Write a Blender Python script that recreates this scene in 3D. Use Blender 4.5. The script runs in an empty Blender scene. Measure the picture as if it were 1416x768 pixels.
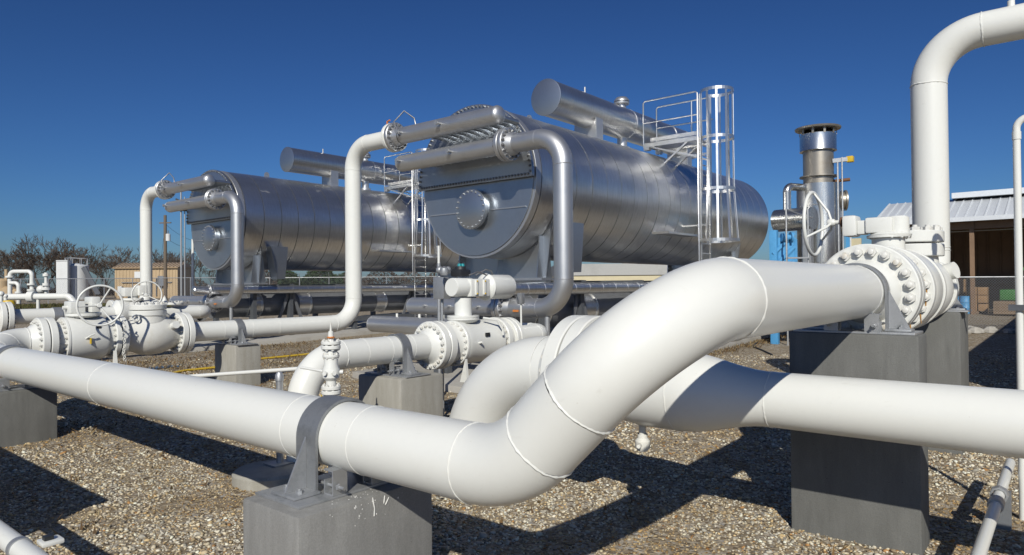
import bpy, bmesh, math, random
import numpy as np
from mathutils import Vector as V, Matrix, Quaternion

random.seed(7)
rng = np.random.default_rng(11)
sc = bpy.context.scene
col = sc.collection
R_ = math.radians

# ------------------------------------------------------------------ camera, sky, sun, exposure
CAM_H = 2.45
yaw, pitch, roll = R_(39.467), R_(0.6303), R_(0.529)
fw = V((math.cos(yaw) * math.cos(pitch), math.sin(yaw) * math.cos(pitch), math.sin(pitch)))
rt = V((math.sin(yaw), -math.cos(yaw), 0))
up = rt.cross(fw)
rt2 = rt * math.cos(roll) - up * math.sin(roll)
up2 = rt2.cross(fw)
cam = bpy.data.cameras.new('camera')
cam.sensor_width = 36.0
cam.lens = 942.41 / 1416 * 36
cam.clip_start = 0.05
cam.clip_end = 6000
cam_o = bpy.data.objects.new('camera', cam)
cam_o.matrix_world = Matrix(((rt2.x, up2.x, -fw.x, 0), (rt2.y, up2.y, -fw.y, 0), (rt2.z, up2.z, -fw.z, CAM_H), (0, 0, 0, 1)))
col.objects.link(cam_o)
sc.camera = cam_o

SUN = V((-1.28, -0.87, 1.0)).normalized()          # towards the sun
world = bpy.data.worlds.new('World')
sc.world = world
world.use_nodes = True
wn = world.node_tree
bg = wn.nodes['Background']
sky = wn.nodes.new('ShaderNodeTexSky')
sky.sky_type = 'NISHITA'
sky.sun_disc = False
sky.sun_elevation = math.asin(SUN.z)
sky.sun_rotation = math.atan2(SUN.x, SUN.y)
sky.altitude = 0
sky.air_density = 1.0
sky.dust_density = 0.6
sky.ozone_density = 10.0
half = wn.nodes.new('ShaderNodeVectorMath'); half.operation = 'SCALE'; half.inputs['Scale'].default_value = .37
deep = wn.nodes.new('ShaderNodeGamma'); deep.inputs['Gamma'].default_value = 1.34     # polarised, deep winter blue
wn.links.new(sky.outputs[0], half.inputs[0])
wn.links.new(half.outputs[0], deep.inputs[0])
wn.links.new(deep.outputs[0], bg.inputs[0])
bg.inputs[1].default_value = 0.125
sun = bpy.data.lights.new('sun', 'SUN')
sun.energy = 3.95
sun.angle = R_(0.5)
sun.color = (1.0, 0.962, 0.872)
sun_o = bpy.data.objects.new('sun', sun)
sun_o.rotation_euler = SUN.to_track_quat('Z', 'Y').to_euler()
sun_o.location = (-20, -15, 20)
col.objects.link(sun_o)
sc.cycles.diffuse_bounces = 1
vs = sc.view_settings
vs.view_transform = 'Standard'
vs.look = 'None'
vs.gamma = 1
vs.exposure = 0.0
vs.use_curve_mapping = False


# ------------------------------------------------------------------ materials
def nt(m):
    m.use_nodes = True
    return m.node_tree, m.node_tree.nodes, m.node_tree.links, m.node_tree.nodes['Principled BSDF']


def mixc(N, L, fac, a, b):
    n = N.new('ShaderNodeMix')
    n.data_type = 'RGBA'
    if hasattr(fac, 'is_output'): L.new(fac, n.inputs[0])
    else: n.inputs[0].default_value = fac
    for i, c in ((6, a), (7, b)):
        if hasattr(c, 'is_output'): L.new(c, n.inputs[i])
        else: n.inputs[i].default_value = (*c, 1)
    return n.outputs[2]


def noise(N, L, vec, scale, detail=4, rough=.55, dist=0):
    n = N.new('ShaderNodeTexNoise')
    n.inputs['Scale'].default_value = scale
    n.inputs['Detail'].default_value = detail
    n.inputs['Roughness'].default_value = rough
    n.inputs['Distortion'].default_value = dist
    L.new(vec, n.inputs['Vector'])
    return n.outputs[0]


def ramp(N, L, src, stops):
    n = N.new('ShaderNodeValToRGB')
    e = n.color_ramp.elements
    while len(e) < len(stops): e.new(0.5)
    for i, (p, c) in enumerate(stops):
        e[i].position = p
        e[i].color = (*c, 1) if not isinstance(c, (int, float)) else (c, c, c, 1)
    L.new(src, n.inputs[0])
    return n.outputs[0]


def coords(N, L, scale=(1, 1, 1)):
    g = N.new('ShaderNodeNewGeometry')
    m = N.new('ShaderNodeMapping')
    m.inputs['Scale'].default_value = scale
    L.new(g.outputs['Position'], m.inputs['Vector'])
    return m.outputs[0]


def bump(N, L, src, B, strength, dist):
    b = N.new('ShaderNodeBump')
    b.inputs['Strength'].default_value = strength
    b.inputs['Distance'].default_value = dist
    L.new(src, b.inputs['Height'])
    L.new(b.outputs[0], B.inputs['Normal'])


def paint(name, base, dirt, rough=.35, metal=0., scale=3., amount=.5, bmp=.02, stretch=(1, 1, 1), lo=.5, hi=.75, coat=0., rvar=.12, grain=.93):
    m = bpy.data.materials.new(name)
    T, N, L, B = nt(m)
    c = coords(N, L, stretch)
    n1 = noise(N, L, c, scale, 8, .6)
    f = ramp(N, L, n1, [(lo, 0.0), (hi, amount)])
    n2 = noise(N, L, c, scale * 14, 3, .6)
    f2 = ramp(N, L, n2, [(.3, grain), (.7, 1.0)])
    cc = mixc(N, L, f, base, dirt)
    mm = N.new('ShaderNodeMix'); mm.data_type = 'RGBA'; mm.blend_type = 'MULTIPLY'; mm.inputs[0].default_value = 1
    L.new(cc, mm.inputs[6]); L.new(f2, mm.inputs[7])
    L.new(mm.outputs[2], B.inputs['Base Color'])
    r = N.new('ShaderNodeMapRange')
    r.inputs[3].default_value = rough - rvar; r.inputs[4].default_value = rough + rvar
    L.new(n1, r.inputs[0]); L.new(r.outputs[0], B.inputs['Roughness'])
    B.inputs['Metallic'].default_value = metal
    B.inputs['Coat Weight'].default_value = coat
    if bmp: bump(N, L, n2, B, bmp, .02)
    return m


def white_pipe_paint():
    m = paint('white_paint', (.775, .775, .725), (.66, .64, .57), .30, 0, 1.3, .3, 0, lo=.55, hi=.85, grain=.985, rvar=.06)
    T, N, L, B = nt(m)
    src = B.inputs['Base Color'].links[0].from_socket
    sc1 = ramp(N, L, noise(N, L, coords(N, L, (5, 1.2, 3)), 2.6, 8, .72, .6), [(.62, 0.), (.74, .36)])
    sc2 = ramp(N, L, noise(N, L, coords(N, L, (1, 1, 1)), 26., 4, .6), [(.70, 0.), (.76, .35)])
    c = mixc(N, L, sc1, src, (.55, .53, .47))
    c = mixc(N, L, sc2, c, (.50, .45, .36))
    L.new(c, B.inputs['Base Color'])
    bump(N, L, noise(N, L, coords(N, L), 5., 3, .5), B, .05, .01)
    return m


MAT = {}
MAT['white'] = white_pipe_paint()
MAT['white_old'] = paint('white_paint_weathered', (.76, .75, .69), (.48, .42, .30), .42, 0, 3.5, .55, .06, lo=.5, hi=.78)
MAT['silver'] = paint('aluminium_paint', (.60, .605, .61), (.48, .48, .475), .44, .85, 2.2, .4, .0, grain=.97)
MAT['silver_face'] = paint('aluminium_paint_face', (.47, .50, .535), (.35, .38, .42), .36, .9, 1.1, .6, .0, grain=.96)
MAT['galv'] = paint('galvanised_steel', (.46, .47, .48), (.25, .27, .28), .48, .65, 9., .7, .1)
MAT['galv_dark'] = paint('weathered_galvanised_steel', (.30, .31, .32), (.17, .18, .19), .48, .55, 7., .85, .12)
MAT['alu'] = paint('bare_aluminium', (.74, .74, .73), (.5, .49, .46), .34, .9, 6., .4, .05)
MAT['darksteel'] = paint('dark_grey_steel', (.13, .14, .155), (.07, .07, .075), .5, .35, 3., .6, .05)
MAT['greysteel'] = paint('grey_painted_steel', (.24, .25, .265), (.14, .14, .14), .5, .45, 2., .6, .05)
MAT['bolt'] = paint('zinc_bolt', (.34, .34, .34), (.10, .09, .08), .45, .8, 25., .7, 0)
MAT['bolt_white'] = paint('white_painted_bolt', (.74, .73, .68), (.52, .40, .22), .45, 0, 6., .75, 0, lo=.56, hi=.72)
def concrete(name, base, dark, pit=.5):
    m = bpy.data.materials.new(name)
    T, N, L, B = nt(m)
    c = coords(N, L); cs = coords(N, L, (1, 1, .16))
    streak = ramp(N, L, noise(N, L, cs, 7., 6, .65), [(.38, 0.), (.72, .75)])
    blot = ramp(N, L, noise(N, L, c, 2.1, 7, .62), [(.42, 0.), (.68, .8)])
    fine = ramp(N, L, noise(N, L, c, 90., 3, .6), [(.25, .82), (.75, 1.06)])
    cc = mixc(N, L, streak, base, dark)
    cc = mixc(N, L, blot, cc, tuple(.5 * (a + b) for a, b in zip(base, dark)))
    vo = N.new('ShaderNodeTexVoronoi'); vo.inputs['Scale'].default_value = 13.; vo.inputs['Randomness'].default_value = 1.
    L.new(c, vo.inputs['Vector'])
    pits = ramp(N, L, vo.outputs['Distance'], [(.045, pit), (.075, 0.)])
    cc = mixc(N, L, pits, cc, tuple(d * .35 for d in dark))
    mm = N.new('ShaderNodeMix'); mm.data_type = 'RGBA'; mm.blend_type = 'MULTIPLY'; mm.inputs[0].default_value = 1
    L.new(cc, mm.inputs[6]); L.new(fine, mm.inputs[7])
    L.new(mm.outputs[2], B.inputs['Base Color'])
    B.inputs['Roughness'].default_value = .9
    B.inputs['Specular IOR Level'].default_value = .25
    bump(N, L, noise(N, L, c, 38., 6, .7), B, .25, .012)
    return m


MAT['concrete_dark'] = concrete('dark_cast_concrete', (.205, .205, .192), (.12, .12, .112))
MAT['concrete'] = concrete('light_cast_concrete', (.44, .425, .38), (.28, .262, .215))
MAT['concrete_mid'] = concrete('brushed_cast_concrete', (.30, .297, .283), (.19, .187, .178))
MAT['pad'] = paint('concrete_pad', (.42, .40, .36), (.26, .24, .20), .9, 0, .9, .8, .3)
MAT['beige'] = paint('beige_sheet_metal', (.50, .37, .22), (.38, .27, .15), .5, 0, .6, .5, .02)
MAT['beige_dark'] = paint('brown_trim', (.30, .21, .12), (.2, .14, .08), .5, 0, .6, .5, .02)
MAT['tan_roof'] = paint('tan_roof', (.50, .38, .26), (.36, .26, .16), .55, 0, .6, .5, .02)
MAT['roof_metal'] = paint('galvalume_roof', (.74, .77, .79), (.62, .65, .68), .45, .05, .8, .5, .0)
MAT['shed_wall'] = paint('brown_shed_wall', (.26, .165, .10), (.16, .10, .06), .65, 0, .8, .5, .02)
MAT['shed_beige'] = paint('cream_wall', (.62, .55, .36), (.5, .43, .26), .6, 0, .8, .4, .02)
MAT['greywall'] = paint('grey_parapet', (.42, .42, .40), (.3, .3, .28), .7, 0, .8, .5, .02)
MAT['blue'] = paint('blue_paint', (.09, .34, .64), (.05, .2, .4), .45, 0, 4., .5, .02)
MAT['yellow'] = paint('yellow_paint', (.72, .48, .03), (.5, .32, .04), .45, 0, 5., .4, .02)
MAT['orange'] = paint('orange_paint', (.65, .22, .05), (.4, .13, .04), .5, 0, 5., .4, .02)
MAT['red'] = paint('red_paint', (.5, .04, .04), (.3, .03, .03), .5, 0, 5., .4, .02)
MAT['green'] = paint('green_paint', (.06, .22, .05), (.03, .1, .03), .5, 0, 5., .4, .02)
MAT['black'] = paint('black_plastic', (.025, .027, .03), (.012, .012, .012), .5, 0, 5., .4, .02)
MAT['teal'] = paint('teal_plastic', (.02, .30, .33), (.01, .15, .17), .4, 0, 5., .4, .02)
MAT['wood'] = paint('weathered_wood', (.28, .20, .13), (.14, .10, .07), .85, 0, 3., .7, .2, stretch=(1, 1, .2))
MAT['pole_wood'] = paint('grey_pole_wood', (.17, .135, .10), (.09, .07, .05), .9, 0, 3., .7, .2, stretch=(1, 1, .1))
MAT['bark'] = paint('grey_brown_bark', (.095, .072, .055), (.05, .038, .028), .95, 0, 4., .7, 0)
MAT['pine'] = paint('dark_conifer', (.035, .06, .025), (.02, .03, .014), .9, 0, 3., .7, 0)
MAT['stainless'] = paint('stainless_sheet', (.60, .60, .58), (.40, .36, .30), .27, .95, 2.2, .5, .06, stretch=(1, 1, .3))
MAT['stack'] = paint('heat_stained_steel', (.36, .33, .28), (.22, .17, .12), .45, .7, 1.8, .6, .05)
MAT['rust'] = paint('rusty_steel', (.20, .10, .05), (.11, .06, .035), .8, .2, 6., .7, .1)
MAT['rust_stain'] = paint('orange_rust_stain', (.42, .22, .06), (.30, .15, .05), .8, 0, 6., .7, 0)
MAT['kraft'] = paint('brown_cardboard', (.36, .22, .11), (.26, .16, .08), .8, 0, 2., .5, .02)
MAT['rock'] = paint('limestone_rock', (.42, .40, .36), (.27, .25, .22), .9, 0, 4., .7, .3)
MAT['hose'] = paint('yellow_hose', (.62, .42, .04), (.4, .27, .03), .5, 0, 5., .4, .02)
MAT['paint_drip'] = paint('dried_white_paint', (.78, .77, .73), (.7, .68, .62), .5, 0, 5., .3, .02)
MAT['tanwhite'] = paint('white_fibreglass', (.70, .71, .70), (.55, .55, .52), .5, 0, .7, .4, .02)


def cladding():
    m = bpy.data.materials.new('spiral_aluminium_cladding')
    T, N, L, B = nt(m)
    c = coords(N, L, (.35, 1, 1))
    n1 = noise(N, L, c, 1.3, 6, .6)
    n2 = noise(N, L, coords(N, L, (14, 1.2, 1.2)), 2.2, 5, .6)
    cc = mixc(N, L, ramp(N, L, n1, [(.42, 0.), (.7, 1.)]), (.78, .78, .78), (.64, .64, .63))
    cc = mixc(N, L, ramp(N, L, n2, [(.35, 0.), (.75, .5)]), cc, (.46, .455, .44))
    stain = ramp(N, L, noise(N, L, coords(N, L, (.8, 1, .6)), 1.7, 9, .7, .4), [(.645, 0.), (.68, .55)])
    cc = mixc(N, L, stain, cc, (.55, .53, .47))
    L.new(cc, B.inputs['Base Color'])
    inv = N.new('ShaderNodeMapRange'); inv.inputs[3].default_value = .95; inv.inputs[4].default_value = .55
    L.new(stain, inv.inputs[0]); L.new(inv.outputs[0], B.inputs['Metallic'])
    r = N.new('ShaderNodeMapRange'); r.inputs[3].default_value = .24; r.inputs[4].default_value = .42
    L.new(n2, r.inputs[0]); L.new(r.outputs[0], B.inputs['Roughness'])
    w = noise(N, L, coords(N, L, (1, 1, 1)), .9, 2, .5)
    bump(N, L, w, B, .16, .02)
    return m


MAT['clad'] = cladding()


def gravel():
    m = bpy.data.materials.new('gravel_ground')
    T, N, L, B = nt(m)
    g = N.new('ShaderNodeNewGeometry')
    P = g.outputs['Position']
    vo = N.new('ShaderNodeTexVoronoi'); vo.inputs['Scale'].default_value = 24
    L.new(P, vo.inputs['Vector'])
    sep = N.new('ShaderNodeSeparateColor'); L.new(vo.outputs['Color'], sep.inputs[0])
    st = ramp(N, L, sep.outputs[0], [(0., (.09, .07, .05)), (.3, (.27, .21, .14)), (.6, (.40, .34, .25)), (.85, (.50, .45, .37)), (1., (.33, .32, .30))])
    big = noise(N, L, P, .55, 6, .62)
    mid = noise(N, L, P, 2.6, 6, .65)
    dirt = ramp(N, L, mid, [(.44, 0.), (.62, .75)])
    base = mixc(N, L, dirt, st, (.24, .185, .12))
    base = mixc(N, L, ramp(N, L, big, [(.5, 0.), (.68, .6)]), base, (.29, .235, .155))
    cr = ramp(N, L, vo.outputs['Distance'], [(.0, 1.), (.55, .35)])
    L.new(base, B.inputs['Base Color'])
    B.inputs['Roughness'].default_value = .95
    B.inputs['Specular IOR Level'].default_value = .2
    bump(N, L, cr, B, .9, .02)
    return m


MAT['gravel'] = gravel()


def vcol_mat(name, rough=.85, bmpscale=0):
    m = bpy.data.materials.new(name)
    T, N, L, B = nt(m)
    a = N.new('ShaderNodeVertexColor'); a.layer_name = 'tint'
    L.new(a.outputs[0], B.inputs['Base Color'])
    B.inputs['Roughness'].default_value = rough
    B.inputs['Specular IOR Level'].default_value = .3
    return m


MAT['pebble'] = vcol_mat('pebble_mix')
MAT['blade'] = vcol_mat('winter_grass', .9)
m = bpy.data.materials.new('still_water')
T, N, L, B = nt(m)
B.inputs['Base Color'].default_value = (.02, .025, .03, 1)
B.inputs['Roughness'].default_value = .05
MAT['water'] = m
m = bpy.data.materials.new('window_glass')
T, N, L, B = nt(m)
B.inputs['Base Color'].default_value = (.02, .025, .03, 1)
B.inputs['Roughness'].default_value = .08
MAT['glass'] = m


# ------------------------------------------------------------------ mesh helpers
def frame(d):
    d = V(d).normalized()
    a = V((0, 0, 1)) if abs(d.z) < .9 else V((1, 0, 0))
    u = d.cross(a).normalized()
    return d, u, d.cross(u).normalized()


class MB:
    def __init__(s): s.v = []; s.f = []

    def add(s, vs, fs):
        o = len(s.v)
        s.v += [tuple(p) for p in vs]
        s.f += [tuple(i + o for i in q) for q in fs]
        return s

    def box(s, x0, x1, y0, y1, z0, z1):
        return s.add([(x, y, z) for x in (x0, x1) for y in (y0, y1) for z in (z0, z1)],
                     [(0, 1, 3, 2), (4, 6, 7, 5), (0, 4, 5, 1), (2, 3, 7, 6), (0, 2, 6, 4), (1, 5, 7, 3)])

    def bar(s, p0, p1, w, h, upv=(0, 0, 1)):
        p0, p1 = V(p0), V(p1)
        d = (p1 - p0).normalized()
        u = d.cross(V(upv))
        if u.length < 1e-4: u = d.cross(V((1, 0, 0)))
        u.normalize(); n = u.cross(d)
        vs = [p + u * a * w / 2 + n * b * h / 2 for p in (p0, p1) for a in (-1, 1) for b in (-1, 1)]
        return s.add(vs, [(0, 1, 3, 2), (4, 6, 7, 5), (0, 4, 5, 1), (2, 3, 7, 6), (0, 2, 6, 4), (1, 5, 7, 3)])

    def lathe(s, o, d, prof, n=32):
        o = V(o); d, u, w = frame(d)
        rings = []; vs = []; fs = []
        for t, r in prof:
            if r <= 1e-6:
                rings.append([len(vs)]); vs.append(o + d * t)
            else:
                rings.append(list(range(len(vs), len(vs) + n)))
                vs += [o + d * t + (u * math.cos(2 * math.pi * k / n) + w * math.sin(2 * math.pi * k / n)) * r for k in range(n)]
        for a, b in zip(rings, rings[1:]):
            if len(a) == 1 and len(b) == 1: continue
            for k in range(n):
                k2 = (k + 1) % n
                if len(a) == 1: fs.append((a[0], b[k2], b[k]))
                elif len(b) == 1: fs.append((a[k], a[k2], b[0]))
                else: fs.append((a[k], a[k2], b[k2], b[k]))
        return s.add(vs, fs)

    def cyl(s, p0, p1, r0, r1=None, n=16):
        p0, p1 = V(p0), V(p1); L = (p1 - p0).length
        r1 = r0 if r1 is None else r1
        return s.lathe(p0, p1 - p0, [(0, 0), (0, r0), (L, r1), (L, 0)], n)

    def tube(s, pts, r, n=12, caps=True, closed=False):
        pts = [V(p) for p in pts]; m = len(pts)
        rs = r if isinstance(r, (list, tuple)) else [r] * m
        tg = []
        for i in range(m):
            a = pts[i - 1] if (i or closed) else pts[i]
            b = pts[(i + 1) % m] if (i < m - 1 or closed) else pts[i]
            tg.append((b - a).normalized())
        _, u, _ = frame(tg[0]); vs = []
        for i in range(m):
            u = (u - tg[i] * u.dot(tg[i])).normalized(); w = tg[i].cross(u)
            vs += [pts[i] + (u * math.cos(2 * math.pi * k / n) + w * math.sin(2 * math.pi * k / n)) * rs[i] for k in range(n)]
        fs = []
        for i in range(m if closed else m - 1):
            for k in range(n):
                a = i * n + k; b = i * n + (k + 1) % n; j = ((i + 1) % m) * n
                fs.append((a, b, j + (k + 1) % n, j + k))
        if caps and not closed:
            fs.append(tuple(reversed(range(n)))); fs.append(tuple(range((m - 1) * n, m * n)))
        return s.add(vs, fs)

    def torus(s, o, d, R, r, n=32, k=8):
        o = V(o); d, u, w = frame(d)
        return s.tube([o + (u * math.cos(2 * math.pi * i / n) + w * math.sin(2 * math.pi * i / n)) * R for i in range(n)], r, k, closed=True)

    def prism(s, poly, vec):
        poly = [V(p) for p in poly]; vec = V(vec); n = len(poly)
        vs = poly + [p + vec for p in poly]
        return s.add(vs, [tuple(range(n)), tuple(reversed(range(n, 2 * n)))] + [(i, i + n, (i + 1) % n + n, (i + 1) % n) for i in range(n)])

    def sphere(s, c, r, n=16, m=8, sc_=(1, 1, 1)):
        c = V(c); vs = [c + V((0, 0, r * sc_[2]))]; fs = []
        for i in range(1, m):
            t = math.pi * i / m
            vs += [c + V((r * sc_[0] * math.sin(t) * math.cos(2 * math.pi * k / n), r * sc_[1] * math.sin(t) * math.sin(2 * math.pi * k / n), r * sc_[2] * math.cos(t))) for k in range(n)]
        vs.append(c - V((0, 0, r * sc_[2])))
        for k in range(n):
            fs.append((0, 1 + k, 1 + (k + 1) % n)); fs.append((len(vs) - 1, 1 + (m - 2) * n + (k + 1) % n, 1 + (m - 2) * n + k))
        for i in range(m - 2):
            for k in range(n):
                a = 1 + i * n + k; b = 1 + i * n + (k + 1) % n
                fs.append((a, a + n, b + n, b))
        return s.add(vs, fs)

    def mesh(s, name, mat, off=(0, 0, 0), bevel=0, ang=38):
        me = bpy.data.meshes.new(name)
        off = V(off)
        me.from_pydata([(p[0] - off.x, p[1] - off.y, p[2] - off.z) for p in s.v], [], s.f)
        bm = bmesh.new(); bm.from_mesh(me)
        bmesh.ops.recalc_face_normals(bm, faces=bm.faces)
        if bevel:
            bmesh.ops.bevel(bm, geom=[e for e in bm.edges if e.calc_face_angle(0) > .6], offset=bevel, segments=2, affect='EDGES', profile=.6)
        bm.to_mesh(me); bm.free()
        me.polygons.foreach_set('use_smooth', [True] * len(me.polygons))
        me.set_sharp_from_angle(angle=R_(ang))
        me.materials.append(MAT[mat] if isinstance(mat, str) else mat)
        return me


ORG = {}
LABELS = set()


def tag(o, label, cat, group=None, kind=None):
    if label: o['label'] = label
    if cat: o['category'] = cat
    if group: o['group'] = group
    if kind: o['kind'] = kind


def thing(name, label, cat, loc, group=None):
    o = bpy.data.objects.new(name, None)
    o.empty_display_size = .2
    o.location = loc
    col.objects.link(o)
    ORG[o.name] = V(loc)
    tag(o, label, cat, group)
    return o


def part(name, mb, mat, parent, bevel=0, ang=38, kind=None):
    org = ORG[parent.name]
    o = bpy.data.objects.new(name, mb.mesh(name, mat, org, bevel, ang))
    o.parent = parent
    col.objects.link(o)
    ORG[o.name] = org
    if kind: o['kind'] = kind
    return o


def solo(name, mb, mat, label, cat, base, group=None, bevel=0, kind=None, ang=38):
    o = bpy.data.objects.new(name, mb.mesh(name, mat, base, bevel, ang))
    o.location = base
    col.objects.link(o)
    ORG[o.name] = V(base)
    tag(o, label, cat, group, kind)
    return o


def inst(name, me, parent, loc, zdir=(0, 0, 1), spin=0, scale=1):
    o = bpy.data.objects.new(name, me)
    o.parent = parent
    o.location = V(loc) - ORG[parent.name]
    q = V((0, 0, 1)).rotation_difference(V(zdir).normalized())
    o.rotation_mode = 'QUATERNION'
    o.rotation_quaternion = q @ Quaternion((0, 0, 1), spin)
    o.scale = (scale,) * 3
    col.objects.link(o)
    return o


NUTS = {}


def nut(s, mat):
    """hexagon nut of half width s on a stud, base at z = 0"""
    k = (round(s, 4), mat)
    if k not in NUTS:
        mb = MB()
        mb.lathe((0, 0, 0), (0, 0, 1), [(0, s * 1.15), (s * .95, s * 1.15), (s * .95, .0)], 6)
        mb.lathe((0, 0, s * .94), (0, 0, 1), [(0, s * .62), (s * .5, s * .62), (s * .58, s * .5), (s * .58, 0)], 12)
        NUTS[k] = mb.mesh('bolt', mat)
    return NUTS[k]


def ring(parent, o, axis, r, n, s, mat, phase=.5, name='bolt', a0=0, a1=2 * math.pi):
    o = V(o); d, u, w = frame(axis)
    me = nut(s, mat)
    for k in range(n):
        a = a0 + (a1 - a0) * (k + phase) / n
        inst(name, me, parent, o + (u * math.cos(a) + w * math.sin(a)) * r, d, random.random())


def fillet(pts, rad):
    """polyline -> list of ('s', p, q) straights and ('e', [points]) elbows"""
    pts = [V(p) for p in pts]
    out = []; cur = pts[0]
    rads = rad if isinstance(rad, (list, tuple)) else [rad] * (len(pts) - 2)
    for i in range(1, len(pts) - 1):
        a = (pts[i] - pts[i - 1]).normalized(); b = (pts[i + 1] - pts[i]).normalized()
        th = a.angle(b); Rr = rads[i - 1]; t = Rr * math.tan(th / 2)
        p = pts[i] - a * t; q = pts[i] + b * t
        nrm = (b - a * a.dot(b)).normalized(); c = p + nrm * Rr
        ax = a.cross(nrm)
        m = max(5, int(math.degrees(th) / 5))
        arc = [c + Quaternion(ax, th * k / m) @ (p - c) for k in range(m + 1)]
        out.append(('s', cur, p)); out.append(('e', arc)); cur = q
    out.append(('s', cur, pts[-1]))
    return out


def bead_mb(p, d, r, t=.009):
    p = V(p); d, u, w = frame(d); n = 72; pts = []; rs = []
    for i in range(n):
        a = 2 * math.pi * i / n
        pts.append(p + (u * math.cos(a) + w * math.sin(a)) * (r - t * .3) + d * (random.uniform(-.18, .18) + .25 * math.sin(a * 5 + r * 40)) * t)
        rs.append(t * random.uniform(.7, 1.25))
    return MB().tube(pts, rs, 6, closed=True)


def run(parent, pts, r, Rb, mat, n=40, bead=.008, start=None, end=None, skip_bead=()):
    """a welded pipe run: straight_pipe, elbow and weld_bead parts"""
    segs = fillet(pts, Rb); k = 0
    for sg in segs:
        if sg[0] == 's':
            p, q = sg[1], sg[2]
            if (q - p).length > .004:
                part('straight_pipe', MB().tube([p, q], r, n, caps=False), mat, parent)
        else:
            part('elbow', MB().tube(sg[1], r, n, caps=False), mat, parent)
            if bead:
                for e, f_ in ((sg[1][0], sg[1][1]), (sg[1][-1], sg[1][-2])):
                    part('weld_bead', bead_mb(e, f_ - e, r, bead), mat, parent)
    for flag, p, q in ((start, V(pts[0]), V(pts[1])), (end, V(pts[-1]), V(pts[-2]))):
        if flag == 'dome':
            d = (p - q).normalized()
            part('end_cap', MB().lathe(p, d, [(r * .62 * math.sin(a), r * math.cos(a)) for a in np.linspace(0, math.pi / 2 - .001, 9)] + [(r * .62, 0)], n), mat, parent)
            if bead: part('weld_bead', bead_mb(p, d, r, bead * .8), mat, parent)
        elif flag == 'flat':
            d = (p - q).normalized()
            part('end_cap', MB().lathe(p, d, [(0, r), (.01, r), (.012, 0)], n), mat, parent)
    return segs


def flange(parent, o, axis, ro, th, ri, nb, bs, mat, bmat, name='flange', nuts=(-1,), rb=None, n=48, hub=None):
    """ring flange whose near face is at o and which runs th along axis; hub = (length, r_small) welded neck on the near side"""
    o = V(o); c = min(.012, th * .15)
    mb = MB().lathe(o, axis, [(0, ri), (0, ro - c), (c, ro), (th - c, ro), (th, ro - c), (th, ri)], n)
    f = part(name, mb, mat, parent)
    d = V(axis).normalized()
    rb = rb or ro * .83
    if nb:
        if -1 in nuts: ring(f, o, -d, rb, nb, bs, bmat)
        if 1 in nuts: ring(f, o + d * th, d, rb, nb, bs, bmat)
    if hub:
        part('welding_neck', MB().lathe(o, -d, [(0.001, hub[2] if len(hub) > 2 else ri * 1.28), (hub[0] * .35, ri * 1.2), (hub[0], hub[1])], n), mat, parent)
    return f


def gz(x, y):
    d = .772 * x + .636 * y
    return float(np.interp(d, [-100, 7.5, 12, 25, 55, 80, 5000], [0, 0, .17, .45, 1.25, 1.4, 1.4]))


def pier(x0, x1, y0, y1, ztop, mat, label, bev=.028, group='cast concrete piers under the pipes'):
    z0 = gz((x0 + x1) / 2, (y0 + y1) / 2) - .25
    mb = MB().box(x0, x1, y0, y1, z0, ztop)
    return solo('concrete_pier', mb, mat, label, 'concrete pier', ((x0 + x1) / 2, (y0 + y1) / 2, z0 + .25), group, bev)


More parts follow.
